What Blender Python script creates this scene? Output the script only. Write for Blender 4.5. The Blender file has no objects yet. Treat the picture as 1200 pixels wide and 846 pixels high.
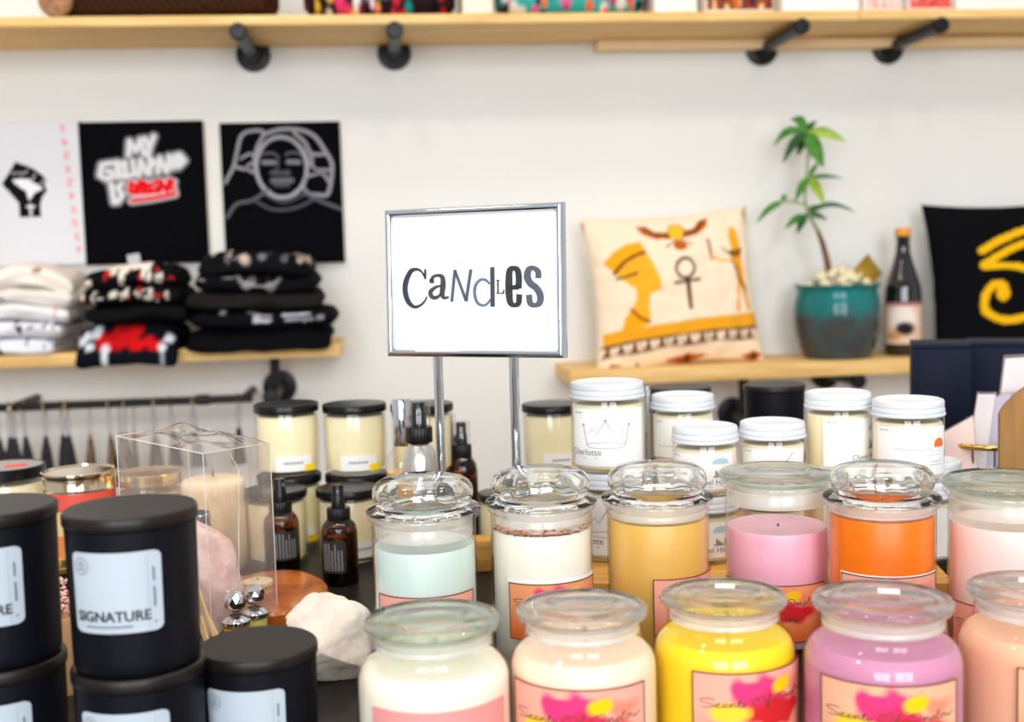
import bpy, bmesh, math, random
import numpy as np
from mathutils import Vector, Matrix, noise as mnoise
from mathutils.geometry import tessellate_polygon
random.seed(7)
SC = bpy.context.scene
COL = SC.collection
RAD = math.radians

# ------------------------------------------------------------------ camera
FPX = 1400.0
CAM = Vector((0, 0, .352))
yaw, pit, roll = RAD(5.7), RAD(5.0), RAD(1.6)
CF = Vector((math.sin(yaw)*math.cos(pit), math.cos(yaw)*math.cos(pit), -math.sin(pit)))
_r = Vector((math.cos(yaw), -math.sin(yaw), 0)); _u = _r.cross(CF)
CR = _r*math.cos(roll) - _u*math.sin(roll)
CU = _u*math.cos(roll) + _r*math.sin(roll)
cd = bpy.data.cameras.new('camera'); cam = bpy.data.objects.new('camera', cd); COL.objects.link(cam)
cd.sensor_width = 36; cd.lens = FPX*36/1200; cd.clip_start = .02; cd.clip_end = 60
cam.matrix_world = Matrix(((CR.x, CU.x, -CF.x, CAM.x), (CR.y, CU.y, -CF.y, CAM.y), (CR.z, CU.z, -CF.z, CAM.z), (0, 0, 0, 1)))
cd.dof.use_dof = True; cd.dof.focus_distance = 1.03; cd.dof.aperture_fstop = 5.4
SC.camera = cam

# ------------------------------------------------------------------ world, lamps, exposure
SC.view_settings.view_transform = 'Standard'; SC.view_settings.look = 'None'
SC.view_settings.gamma = 1; SC.view_settings.exposure = 0.10
SC.cycles.transparent_max_bounces = 32; SC.cycles.max_bounces = 16; SC.cycles.transmission_bounces = 14
SC.cycles.sample_clamp_indirect = 6
w = bpy.data.worlds.new('world'); SC.world = w; w.use_nodes = True
w.node_tree.nodes['Background'].inputs[0].default_value = (1.0, .985, .97, 1)
w.node_tree.nodes['Background'].inputs[1].default_value = .60

def area(name, loc, target, sx, sy, power, col):
    l = bpy.data.lights.new(name, 'AREA'); l.shape = 'RECTANGLE'; l.size = sx; l.size_y = sy; l.energy = power; l.color = col
    o = bpy.data.objects.new(name, l); COL.objects.link(o); o.location = loc
    o.rotation_euler = (Vector(target)-Vector(loc)).to_track_quat('-Z', 'Y').to_euler()
    return o
# shop window behind the camera (two panes) and the warm ceiling lamps
area('window_light', (-1.15, -2.6, 1.1), (-.6, 1.2, .5), 1.5, 1.9, 96, (.90, .96, 1))
area('window_light', (.75, -2.6, 1.1), (0.5, 1.2, .5), 1.5, 1.9, 96, (.90, .96, 1))
for lx, ly, lp in ((-1.3, .2, 8.5), (-.45, .5, 8.5), (.4, .3, 8.5), (1.3, .5, 8.5), (-.8, 1.5, 4.5), (.9, 1.5, 4.5)):
    area('ceiling_lamp', (lx, ly, 2.35), (lx, ly+.1, 0), .22, .22, lp, (1, .86, .70))

# ------------------------------------------------------------------ pixel helpers (1200 x 846)
def ray(px, py): return CF + CR*((px-600)/FPX) + CU*((423-py)/FPX)
def P(px, py, d): return CAM + ray(px, py)*d
def Py(px, py, y):
    r = ray(px, py); return CAM + r*(y/r.y)
def Pz(px, py, z):
    r = ray(px, py); return CAM + r*((z-CAM.z)/r.z)
def face_cam(p, off=0): return math.atan2(-p.x, p.y) + off
def solve(cx, y, wpx, r, h, base=0.0, s=None):
    """ground position and scale of a round thing standing at z=base whose height h shows at (cx, y) and whose radius r spans wpx"""
    k = ray(cx, y).z
    if s is None: s = (CAM.z-base)/(h-2*r*FPX*k/wpx)
    d = (base + h*s - CAM.z)/k
    p = P(cx, y, d); return Vector((p.x, p.y, base)), s

# ------------------------------------------------------------------ colour and materials
def lin(c): return tuple(((v/255)/12.92 if v/255 <= .04045 else ((v/255+.055)/1.055)**2.4) for v in c)
MATS = {}
def new_mat(name):
    m = bpy.data.materials.new(name); m.use_nodes = True
    return m, m.node_tree, m.node_tree.nodes['Principled BSDF']
def M(name, rgb, rough=.5, metal=0, var=.06, vscale=30, bump=0, bscale=200, sss=0, sssr=.01, coat=0, stretch=None, spec=.5, rgb2=None):
    if name in MATS: return MATS[name]
    m, nt, b = new_mat(name); c = lin(rgb)
    tc = nt.nodes.new('ShaderNodeTexCoord'); src = tc.outputs['Object']
    if stretch:
        mp = nt.nodes.new('ShaderNodeMapping'); mp.inputs['Scale'].default_value = stretch
        nt.links.new(src, mp.inputs[0]); src = mp.outputs[0]
    n = nt.nodes.new('ShaderNodeTexNoise'); n.inputs['Scale'].default_value = vscale; n.inputs['Detail'].default_value = 4
    nt.links.new(src, n.inputs['Vector'])
    cr = nt.nodes.new('ShaderNodeValToRGB'); cr.color_ramp.elements[0].position = .32; cr.color_ramp.elements[1].position = .68
    c2 = lin(rgb2) if rgb2 else tuple(min(1, v*(1+var)) for v in c)
    cr.color_ramp.elements[0].color = (*[v*(1-var) for v in c], 1); cr.color_ramp.elements[1].color = (*c2, 1)
    nt.links.new(n.outputs['Fac'], cr.inputs[0]); nt.links.new(cr.outputs[0], b.inputs['Base Color'])
    b.inputs['Roughness'].default_value = rough; b.inputs['Metallic'].default_value = metal
    b.inputs['Specular IOR Level'].default_value = spec
    if coat: b.inputs['Coat Weight'].default_value = coat; b.inputs['Coat Roughness'].default_value = .06
    if sss:
        b.inputs['Subsurface Weight'].default_value = sss; b.inputs['Subsurface Scale'].default_value = sssr
        b.inputs['Subsurface Radius'].default_value = (1, .7, .5)
    if bump:
        n2 = nt.nodes.new('ShaderNodeTexNoise'); n2.inputs['Scale'].default_value = bscale; n2.inputs['Detail'].default_value = 3
        nt.links.new(src, n2.inputs['Vector'])
        bp = nt.nodes.new('ShaderNodeBump'); bp.inputs['Strength'].default_value = bump; bp.inputs['Distance'].default_value = .002
        nt.links.new(n2.outputs['Fac'], bp.inputs['Height']); nt.links.new(bp.outputs[0], b.inputs['Normal'])
    MATS[name] = m; return m
def M_paint(name, rough=.6, bump=0, bscale=300, coat=0, spec=.04):
    if name in MATS: return MATS[name]
    m, nt, b = new_mat(name); b.inputs['Specular IOR Level'].default_value = spec
    a = nt.nodes.new('ShaderNodeVertexColor'); a.layer_name = 'Col'
    nt.links.new(a.outputs[0], b.inputs['Base Color']); b.inputs['Roughness'].default_value = rough
    if coat: b.inputs['Coat Weight'].default_value = coat
    if bump:
        n2 = nt.nodes.new('ShaderNodeTexNoise'); n2.inputs['Scale'].default_value = bscale
        tc = nt.nodes.new('ShaderNodeTexCoord'); nt.links.new(tc.outputs['Object'], n2.inputs['Vector'])
        bp = nt.nodes.new('ShaderNodeBump'); bp.inputs['Strength'].default_value = bump; bp.inputs['Distance'].default_value = .002
        nt.links.new(n2.outputs['Fac'], bp.inputs['Height']); nt.links.new(bp.outputs[0], b.inputs['Normal'])
    MATS[name] = m; return m
def M_glass(name, rgb, rough=0.0, ior=1.48, clear=0.0):
    if name in MATS: return MATS[name]
    m, nt, b = new_mat(name)
    b.inputs['Base Color'].default_value = (*lin(rgb), 1); b.inputs['Roughness'].default_value = rough
    b.inputs['Transmission Weight'].default_value = 1; b.inputs['IOR'].default_value = ior
    if clear:
        tr = nt.nodes.new('ShaderNodeBsdfTransparent'); mx = nt.nodes.new('ShaderNodeMixShader'); mx.inputs[0].default_value = clear
        nt.links.new(b.outputs[0], mx.inputs[1]); nt.links.new(tr.outputs[0], mx.inputs[2]); nt.links.new(mx.outputs[0], nt.nodes['Material Output'].inputs[0])
    MATS[name] = m; return m
def M_thin(name, tint=(255, 255, 255), lo=.04, hi=.75, power=4, rough=.03, haze=0.0, hazecol=(255, 255, 255)):
    """thin clear sheet: clear straight on, mirror-like at a glancing angle"""
    if name in MATS: return MATS[name]
    m, nt, b = new_mat(name); out = nt.nodes['Material Output']; nt.nodes.remove(b)
    lw = nt.nodes.new('ShaderNodeLayerWeight'); lw.inputs[0].default_value = .5
    pw = nt.nodes.new('ShaderNodeMath'); pw.operation = 'POWER'; pw.inputs[1].default_value = power
    mr = nt.nodes.new('ShaderNodeMapRange'); mr.inputs[3].default_value = lo; mr.inputs[4].default_value = hi
    nt.links.new(lw.outputs['Facing'], pw.inputs[0]); nt.links.new(pw.outputs[0], mr.inputs[0])
    tr = nt.nodes.new('ShaderNodeBsdfTransparent'); tr.inputs[0].default_value = (*lin(tint), 1)
    gl = nt.nodes.new('ShaderNodeBsdfGlossy'); gl.inputs['Roughness'].default_value = rough
    mx = nt.nodes.new('ShaderNodeMixShader')
    nt.links.new(mr.outputs[0], mx.inputs[0]); nt.links.new(gl.outputs[0], mx.inputs[2])
    if haze:
        df = nt.nodes.new('ShaderNodeBsdfDiffuse'); df.inputs[0].default_value = (*lin(hazecol), 1)
        m2 = nt.nodes.new('ShaderNodeMixShader'); m2.inputs[0].default_value = haze
        nt.links.new(tr.outputs[0], m2.inputs[1]); nt.links.new(df.outputs[0], m2.inputs[2]); nt.links.new(m2.outputs[0], mx.inputs[1])
    else: nt.links.new(tr.outputs[0], mx.inputs[1])
    nt.links.new(mx.outputs[0], out.inputs[0])
    MATS[name] = m; return m

# ------------------------------------------------------------------ mesh building
class G:
    def __init__(s): s.v = []; s.f = []
    def add(s, vs, fs):
        o = len(s.v); s.v += [tuple(p) for p in vs]; s.f += [tuple(i+o for i in f) for f in fs]; return s
    def box(s, c, d, bev=0):
        x, y, z = (d[0]/2, d[1]/2, d[2]/2)
        if not bev:
            vs = [(c[0]+i*x, c[1]+j*y, c[2]+k*z) for k in (-1, 1) for j in (-1, 1) for i in (-1, 1)]
            return s.add(vs, [(0, 2, 3, 1), (4, 5, 7, 6), (0, 1, 5, 4), (2, 6, 7, 3), (0, 4, 6, 2), (1, 3, 7, 5)])
        bm = bmesh.new(); bmesh.ops.create_cube(bm, size=1)
        for v in bm.verts: v.co = Vector((v.co.x*d[0], v.co.y*d[1], v.co.z*d[2]))
        bmesh.ops.bevel(bm, geom=list(bm.edges), offset=bev, segments=2, affect='EDGES', profile=.5)
        bm.verts.index_update()
        s.add([v.co+Vector(c) for v in bm.verts], [[v.index for v in f.verts] for f in bm.faces]); bm.free(); return s
    def lathe(s, prof, seg=48, c=(0, 0, 0), closed=False, wob=None):
        vs = []; rows = []
        for r, z in prof:
            if r <= 1e-7: rows.append([len(vs)]); vs.append((c[0], c[1], c[2]+z))
            else:
                rows.append(list(range(len(vs), len(vs)+seg)))
                for j in range(seg):
                    a = 2*math.pi*j/seg; q = r*(wob(a, z) if wob else 1)
                    vs.append((c[0]+q*math.cos(a), c[1]+q*math.sin(a), c[2]+z))
        fs = []
        rr = rows + [rows[0]] if closed else rows
        for a, b in zip(rr, rr[1:]):
            for j in range(seg):
                k = (j+1) % seg
                if len(a) == 1 and len(b) == 1: break
                if len(a) == 1: fs.append((a[0], b[k], b[j]))
                elif len(b) == 1: fs.append((a[j], a[k], b[0]))
                else: fs.append((a[j], a[k], b[k], b[j]))
        return s.add(vs, fs)
    def tube(s, pts, r, seg=10, cap=True):
        pts = [Vector(p) for p in pts]; n = len(pts); rs = r if isinstance(r, (list, tuple)) else [r]*n
        vs = []; fs = []; up = None
        for i, p in enumerate(pts):
            t = (pts[min(i+1, n-1)]-pts[max(i-1, 0)]).normalized()
            if up is None: up = t.orthogonal().normalized()
            up = (up - t*up.dot(t)).normalized(); b = t.cross(up)
            for j in range(seg):
                a = 2*math.pi*j/seg; vs.append(p+(up*math.cos(a)+b*math.sin(a))*rs[i])
        for i in range(n-1):
            for j in range(seg):
                k = (j+1) % seg; fs.append((i*seg+j, i*seg+k, (i+1)*seg+k, (i+1)*seg+j))
        if cap: fs.append(tuple(reversed(range(seg)))); fs.append(tuple((n-1)*seg+j for j in range(seg)))
        return s.add(vs, fs)
    def flat(s, v2, fs, fn): return s.add([fn(x, y) for x, y in v2], fs)
    def xf(s, mat): s.v = [tuple(mat @ Vector(p)) for p in s.v]; return s

def O(name, g, mat, parent=None, smooth=38, colors=None, loc=None, rz=None):
    if isinstance(g, G):
        me = bpy.data.meshes.new(name); me.from_pydata(g.v, [], g.f); me.materials.append(mat)
        if smooth:
            me.shade_smooth(); me.set_sharp_from_angle(angle=RAD(smooth))
        if colors is not None:
            at = me.color_attributes.new('Col', 'FLOAT_COLOR', 'POINT')
            buf = np.ones((len(g.v), 4), np.float32); buf[:, :3] = colors; at.data.foreach_set('color', buf.ravel())
        me.update()
    else: me = g
    o = bpy.data.objects.new(name, me); COL.objects.link(o)
    if parent: o.parent = parent
    if loc is not None: o.location = loc
    if rz is not None: o.rotation_euler = (0, 0, rz)
    return o
def tag(o, label, cat, group=None, kind=None):
    if label: o['label'] = label
    if cat: o['category'] = cat
    if group: o['group'] = group
    if kind: o['kind'] = kind
    return o
def T(name, label, cat, loc=(0, 0, 0), rz=0, group=None):
    o = bpy.data.objects.new(name, None); COL.objects.link(o); o.location = loc; o.rotation_euler = (0, 0, rz)
    o.empty_display_size = .05
    return tag(o, label, cat, group)
def copy_tree(o, parent=None):
    c = o.copy(); COL.objects.link(c)
    if parent: c.parent = parent
    for ch in list(o.children): copy_tree(ch, c)
    return c
def structure(o): o['kind'] = 'structure'; return o

# 2D strokes and fills -> flat meshes
def smooth_pts(pts, n=6):
    pts = [np.array(p, float) for p in pts]
    if len(pts) < 3: return [tuple(p) for p in pts]
    out = []; q = [2*pts[0]-pts[1]] + pts + [2*pts[-1]-pts[-2]]
    for i in range(1, len(q)-2):
        for k in range(n):
            t = k/n
            out.append(.5*((2*q[i]) + (-q[i-1]+q[i+1])*t + (2*q[i-1]-5*q[i]+4*q[i+1]-q[i+2])*t*t + (-q[i-1]+3*q[i]-3*q[i+1]+q[i+2])*t**3))
    out.append(pts[-1]); return [tuple(p) for p in out]
def ribbon(pts, wd):
    p = np.array([q[:2] for q in pts], float); n = len(p)
    ws = np.array(wd if hasattr(wd, '__len__') else [wd]*n, float)
    if len(ws) != n: ws = np.interp(np.linspace(0, 1, n), np.linspace(0, 1, len(ws)), ws)
    t = np.zeros_like(p); t[1:-1] = p[2:]-p[:-2]; t[0] = p[1]-p[0]; t[-1] = p[-1]-p[-2]
    t /= np.maximum(np.linalg.norm(t, axis=1, keepdims=True), 1e-9)
    nn = np.stack([-t[:, 1], t[:, 0]], 1)*ws[:, None]/2
    vs = np.concatenate([p-nn, p+nn]); return [tuple(q) for q in vs], [(i, i+1, n+i+1, n+i) for i in range(n-1)]
def fill(poly):
    return [tuple(p) for p in poly], [tuple(t) for t in tessellate_polygon([[Vector((x, y, 0)) for x, y in poly]])]
def disc2(x, y, r, n=14, ry=None):
    return fill([(x+r*math.cos(2*math.pi*k/n), y+(ry or r)*math.sin(2*math.pi*k/n)) for k in range(n)])
_txt = {}
def text2(s, size=1.0, shear=0.0, bold=0.0):
    key = (s, shear, bold)
    if key not in _txt:
        cu = bpy.data.curves.new('lettering', 'FONT'); cu.body = s; cu.size = 1; cu.shear = shear; cu.resolution_u = 3; cu.offset = bold
        ob = bpy.data.objects.new('lettering', cu); COL.objects.link(ob)
        bpy.context.view_layer.update()
        me = bpy.data.meshes.new_from_object(ob.evaluated_get(bpy.context.evaluated_depsgraph_get()))
        _txt[key] = ([(v.co.x, v.co.y) for v in me.vertices], [tuple(p.vertices) for p in me.polygons])
        bpy.data.objects.remove(ob); bpy.data.curves.remove(cu); bpy.data.meshes.remove(me)
    v, f = _txt[key]; return [(x*size, y*size) for x, y in v], f
def shift(vf, dx, dy): return [(x+dx, y+dy) for x, y in vf[0]], vf[1]
def width2(vf): return max(x for x, y in vf[0])-min(x for x, y in vf[0])
def rot2(vf, a):
    c, s = math.cos(a), math.sin(a); return [(x*c-y*s, x*s+y*c) for x, y in vf[0]], vf[1]
def wrap(r, a0, z0, off=0.0):
    """2D label point -> surface of a cylinder (front is -Y)"""
    def fn(x, y):
        a = a0 + x/r; q = r+off; return (q*math.sin(a), -q*math.cos(a), z0+y)
    return fn
def curved_patch(r, a0, a1, z0, z1, nu=24, nv=2, rr=None, corner=0):
    g = G(); vs = []
    for j in range(nv+1):
        v = j/nv; z = z0+(z1-z0)*v
        R = rr(z) if rr else r
        ins = 0
        if corner:
            dz = min(z-z0, z1-z)
            if dz < corner: ins = (corner-math.sqrt(max(0, corner**2-(corner-dz)**2)))/R
        for i in range(nu+1):
            a = (a0+ins)+(a1-a0-2*ins)*i/nu; vs.append((R*math.sin(a), -R*math.cos(a), z))
    n = nu+1
    g.add(vs, [(j*n+i, j*n+i+1, (j+1)*n+i+1, (j+1)*n+i) for j in range(nv) for i in range(nu)])
    return g

# numpy paint canvas sampled into vertex colours (flat print on cloth, canvas and paper)
class Paint:
    def __init__(s, w, h, bg):
        s.w, s.h = w, h; s.a = np.empty((h, w, 3)); s.a[:] = lin(bg)
        s.X, s.Y = np.meshgrid((np.arange(w)+.5)/w, (np.arange(h)+.5)/h); s.asp = h/w
    def blend(s, al, c): s.a += (np.array(lin(c))-s.a)*np.clip(al, 0, 1)[..., None]; return s
    def disc(s, x, y, rx, ry, c, soft=.1):
        d = np.sqrt(((s.X-x)/rx)**2+((s.Y-y)/ry)**2); return s.blend((1-d)/soft+.5, c)
    def poly(s, pts, c):
        ins = np.zeros(s.X.shape, bool)
        for (x1, y1), (x2, y2) in zip(pts, pts[1:]+pts[:1]):
            if y1 == y2: continue
            cond = ((y1 > s.Y) != (y2 > s.Y)) & (s.X < (x2-x1)*(s.Y-y1)/(y2-y1)+x1); ins ^= cond
        return s.blend(ins.astype(float), c)
    def stroke(s, pts, wd, c, sm=0):
        if sm: pts = smooth_pts(pts, sm)
        D = np.full(s.X.shape, 9.)
        for (x1, y1), (x2, y2) in zip(pts, pts[1:]):
            dx, dy = x2-x1, (y2-y1)*s.asp; L = dx*dx+dy*dy+1e-12
            t = np.clip(((s.X-x1)*dx+(s.Y-y1)*s.asp*dy)/L, 0, 1)
            D = np.minimum(D, np.hypot(s.X-x1-t*dx, (s.Y-y1)*s.asp-t*dy))
        return s.blend((wd/2-D)*s.w+.5, c)
    def rect(s, x0, y0, x1, y1, c): return s.poly([(x0, y0), (x1, y0), (x1, y1), (x0, y1)], c)
    def at(s, u, v):
        i = np.clip((np.asarray(u)*s.w).astype(int), 0, s.w-1); j = np.clip((np.asarray(v)*s.h).astype(int), 0, s.h-1)
        return s.a[j, i]
def painted(fn, pc, nu, nv):
    """grid surface fn(u,v) with the print pc"""
    us, vs = np.meshgrid(np.linspace(0, 1, nu+1), np.linspace(0, 1, nv+1)); us = us.ravel(); vs = vs.ravel()
    n = nu+1
    g = G().add([fn(a, b) for a, b in zip(us, vs)], [(j*n+i, j*n+i+1, (j+1)*n+i+1, (j+1)*n+i) for j in range(nv) for i in range(nu)])
    return g, pc.at(us, vs)

# ------------------------------------------------------------------ common materials
WALL = M('wall_paint', (236, 236, 233), .85, var=.015, vscale=3, bump=.05, bscale=60)
PINE = M('pine_wood', (234, 186, 106), .55, var=.12, vscale=5, stretch=(1.2, 14, 14), rgb2=(246, 208, 138))
IRON = M('black_iron', (14, 14, 16), .4, 0, var=.2, spec=.3)
TABLE = M('dark_counter', (34, 31, 29), .35, var=.4, vscale=90, spec=.12)
CHROME = M('chrome', (205, 212, 222), .09, 1, var=.03)
BLACKP = M('black_plastic', (12, 12, 14), .3, var=.1, spec=.3)
MATTEB = M('matte_black', (13, 14, 21), .45, var=.08, bump=.05, bscale=400, spec=.16)
LIDB = M('matte_black_lid', (24, 18, 17), .4, var=.05, spec=.3)
PAPER = M('white_paper', (244, 244, 243), .6, var=.01)
PAPERB = M('pale_label_paper', (184, 194, 204), .5, var=.02)
INK = M('black_ink', (28, 28, 32), .5, var=.05)
INKG = M('grey_ink', (120, 120, 126), .6, var=.03)
INKL = M('pale_grey_ink', (158, 152, 156), .6, var=.03)
INKR = M('pink_ink', (222, 120, 112), .6, var=.03)
INKD = M('red_brown_ink', (150, 70, 60), .6, var=.03)
INKO = M('orange_ink', (240, 110, 40), .6, var=.03)
INKB = M('pale_blue_ink', (170, 205, 222), .6, var=.03)
BROWN = M('brown_ink', (92, 58, 42), .6, var=.05)
YELS = M('yellow_sticker', (255, 218, 20), .5, var=.02)
WHITELID = M('white_lid', (214, 219, 226), .32, var=.015)
GLASS = M_glass('clear_glass', (252, 254, 253), clear=.2)
BUBG = M_glass('clear_dome_glass', (252, 254, 253), ior=1.56)
GREENG = M_glass('greenish_glass', (218, 242, 228), clear=.2)
THIN = M_thin('thin_clear_glass')
SEAL = M_thin('plastic_seal', (255, 255, 255), .05, .4, 3, .2, haze=.34, hazecol=(254, 246, 236))
PVC = M_thin('clear_plastic_sheet', (252, 249, 247), .05, .8, 3, .05, haze=.09, hazecol=(255, 245, 238))
AMBER = M_glass('amber_glass', (150, 76, 18))
WICK = M('wick', (95, 60, 70), .8)

# ------------------------------------------------------------------ setting
YW = 2.93
structure(O('wall_back', G().box((0, YW+.05, .75), (7, .1, 3.3)), WALL))
FLOOR = M('floor_boards', (150, 120, 92), .45, var=.15, vscale=4, stretch=(12, 1, 1))
structure(O('floor', G().box((0, 0, -.95), (7, 6.2, .1)), FLOOR))

FW = M('front_wall_paint', (196, 186, 174), .8, var=.03, vscale=3)
for c_, d_ in (((0, -2.75, -.375), (7, .1, 1.05)), ((0, -2.75, 2.4), (7, .1, .7)), ((-2.7, -2.75, 1.1), (1.6, .1, 1.9)), ((-.2, -2.75, 1.1), (.4, .1, 1.9)), ((2.5, -2.75, 1.1), (2.0, .1, 1.9))):
    structure(O('wall_front', G().box(c_, d_), FW))
for i_, cx_ in enumerate((-1.15, .75)):
    g = G()
    for dx_ in (-.74, 0, .74): g.box((cx_+dx_, -2.57, 1.1), (.07, .05, 1.9))
    for dz_ in (-.92, .2, .92): g.box((cx_, -2.57, 1.1+dz_), (1.5, .05, .07))
    structure(O('window_%d' % (i_+1), g, IRON))
t = T('display_table', 'dark counter top display table carrying all the candles', 'table', (0, 0, 0))
O('tabletop', G().box((.05, 1.0, -.02), (2.6, 1.5, .04), .004), TABLE, t)
for x in (-1.15, 1.25):
    for y in (.35, 1.65): O('leg', G().box((x, y, -.47), (.07, .07, .86), .004), IRON, t)

# ------------------------------------------------------------------ shelves
def bracket(parent, x, z_fl, y_front, z_under, name='pipe_bracket'):
    """flange on the wall, iron pipe under the board, end cap"""
    b = O(name, G().tube([(x, YW-.008, z_fl), (x, y_front-.02, z_fl)], .0145, 16), IRON, parent)
    fl = G().lathe([(0, 0), (.040, 0), (.041, .004), (.039, .009), (.024, .012), (.021, .03), (0, .03)], 28)
    fl.xf(Matrix.Translation((x, YW, z_fl)) @ Matrix.Rotation(RAD(90), 4, 'X')); O('flange', fl, IRON, b)
    cp = G().lathe([(0, 0), (.017, 0), (.0185, .003), (.0185, .022), (.015, .027), (0, .028)], 20)
    cp.xf(Matrix.Translation((x, y_front-.0, z_fl)) @ Matrix.Rotation(RAD(90), 4, 'X')); O('end_cap', cp, IRON, b)
zU = .862
jx = Py(1007, 20, YW-.27).x
sh = T('wall_shelf', 'long pine shelf high on the wall carrying pouches and boxes', 'shelf', (0, 0, 0))
O('board', G().box(((-1.8+jx)/2, YW-.136, zU+.0105), (jx+1.8-.002, .27, .021), .002), PINE, sh)
O('board', G().box(((2.4+jx)/2, YW-.134, zU+.0125), (2.4-jx-.002, .27, .021), .002), PINE, sh)
for px, py in ((297, 62), (462, 62), (892, 55), (1040, 52)):
    q = Py(px, py, YW); bracket(sh, q.x, zU-.0175, YW-.275, zU)
q0 = Py(700, 54, YW-.05)
structure(O('lit_strip_1', G().box(((q0.x+2.4)/2, YW-.03, zU-.0115), (2.4-q0.x, .058, .022), .002), M('lit_pine', (245, 214, 165), .5, var=.05, vscale=5, stretch=(1, 12, 12))))  # added strip: light caught by the shelf's back edge, painted as paler pine

zL = Py(220, 409, YW-.24).z
xr = Py(398, 405, YW-.24).x
sl = T('wall_shelf', 'pine shelf under the three canvases carrying folded shirts', 'shelf', (0, 0, 0))
O('board', G().box(((-1.7+xr)/2, YW-.12, zL-.014), (xr+1.7, .24, .028), .002), PINE, sl)
q = Py(328, 453, YW); bracket(sl, q.x, q.z, YW-.2, zL-.028)
O('riser_pipe', G().tube([(q.x, YW-.1, q.z), (q.x, YW-.1, zL-.028)], .012, 12), IRON, sl)

zR = Py(860, 428, YW-.24).z
xl = Py(668, 435, YW-.24).x
sr = T('wall_shelf', 'pine shelf carrying the cushions, potted plant and wine bottle', 'shelf', (0, 0, 0))
O('board', G().box(((2.3+xl)/2, YW-.12, zR-.017), (2.3-xl, .24, .034), .002), PINE, sr)
for px, py in ((858, 484), (967, 449)):
    q = Py(px, py, YW); bracket(sr, q.x, zR-.034-.0175 if py < 460 else q.z, YW-.2, zR)
    if py > 460: O('riser_pipe', G().tube([(q.x, YW-.1, q.z), (q.x, YW-.1, zR-.034)], .012, 12), IRON, sr)

# ------------------------------------------------------------------ canvases
def canvas(x0, y0, x1, y1, pc, name, label):
    a = Py(x0, y1, YW-.02); b = Py(x1, y0, YW-.02); W = b.x-a.x; H = b.z-a.z; zc = a.z
    r = T(name, label, 'canvas print', ((a.x+b.x)/2, YW-.011, zc), 0, 'canvas prints on the wall')
    O('stretcher', G().box((0, 0, H/2), (W-.003, .018, H-.003)), M('canvas_edge', (225, 208, 178), .8), r)
    nu, nv = pc.w, pc.h
    g, c = painted(lambda u, v: ((u-.5)*W, -.0105, v*H), pc, nu, nv)
    O('canvas', g, M_paint('printed_canvas', .75), r, 0, c)
# pixel -> canvas uv helper for traced drawings
def uv(pts, x0, y0, x1, y1): return [((x-x0)/(x1-x0), (y1-y)/(y1-y0)) for x, y in pts]
pc = Paint(150, 190, (222, 223, 230))
Z = lambda pts: uv([(x/4.4545, y/4.4526+130) for x, y in pts], -42, 140, 92, 313)
pc.poly(Z([(95, 260), (130, 275), (165, 290), (205, 320), (240, 355), (228, 385), (240, 415), (215, 450), (202, 490), (202, 555), (98, 555), (100, 480), (70, 440), (22, 378), (60, 320)]), (20, 20, 26))
pc.poly(Z([(75, 358), (110, 350), (150, 352), (212, 398), (225, 412), (180, 425), (150, 470), (138, 420), (90, 380)]), (238, 238, 242))
for a, b in (((75, 320), (125, 322)), ((125, 330), (148, 312)), ((170, 365), (185, 330)), ((205, 390), (228, 362))): pc.stroke(Z([a, b]), .02, (150, 145, 150))
pc.stroke(Z([(140, 500), (172, 500)]), .02, (225, 225, 228)); pc.stroke(Z([(155, 490), (155, 545)]), .02, (225, 225, 228))
rn = random.Random(3)
for k in range(10):   # column of small red letters, too soft to read
    yb = 75 + k*72; xb = 333 + k*5
    for j in range(3):
        pc.stroke(Z([(xb-14+rn.random()*8, yb+j*14), (xb+12-rn.random()*8, yb+j*14+rn.randint(-8, 8))]), .014, (240, 130, 140))
canvas(-42, 140, 92, 313, pc, 'canvas_print', 'white canvas with raised black fist and column of red letters')

pc = Paint(150, 190, (7, 7, 12))
Z = lambda pts: uv([(x/4.7+100, y/4.7+140) for x, y in pts], 101, 141, 238, 311)
GW = (222, 222, 226)
def scrawl(pts, wd, c): pc.stroke(Z(pts), wd, c)
WORDS = [[(258, 190), (266, 112), (296, 168), (322, 104), (338, 188)], [(346, 100), (366, 150), (392, 88)], [(366, 150), (358, 192)],
    [(168, 232), (118, 240), (104, 300), (140, 324), (168, 310), (166, 280), (140, 276)], [(192, 228), (196, 318)], [(196, 228), (222, 240), (198, 272), (228, 312)], [(236, 228), (240, 308), (266, 300)],
    [(276, 222), (284, 300)], [(306, 302), (318, 218), (346, 296)], [(360, 298), (366, 214)], [(366, 214), (392, 232), (366, 258)], [(402, 292), (418, 208), (444, 284)], [(454, 280), (466, 200), (484, 268), (498, 196)], [(512, 262), (520, 192), (544, 226), (512, 262)],
    [(160, 348), (170, 452)], [(216, 348), (192, 372), (214, 412), (188, 450)]]
REDW = [[(262, 344), (252, 392), (274, 404), (288, 366), (262, 344)], [(304, 342), (298, 404)], [(324, 404), (326, 342), (348, 360), (326, 376), (350, 402)], [(392, 342), (362, 360), (362, 396), (390, 396), (392, 374)], [(408, 396), (416, 338), (440, 392)], [(452, 390), (458, 334), (482, 348), (458, 362), (480, 386)], [(262, 446), (370, 434), (484, 412)]]
for pts in WORDS+REDW: scrawl(pts, .085, (128, 128, 134))
for pts in REDW: scrawl(pts, .058, GW)
for pts in WORDS: scrawl(pts, .040, GW)
for pts in REDW: scrawl(pts, .040, (228, 20, 28))
canvas(101, 141, 238, 311, pc, 'canvas_print', 'black canvas with white and red graffiti lettering')

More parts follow.
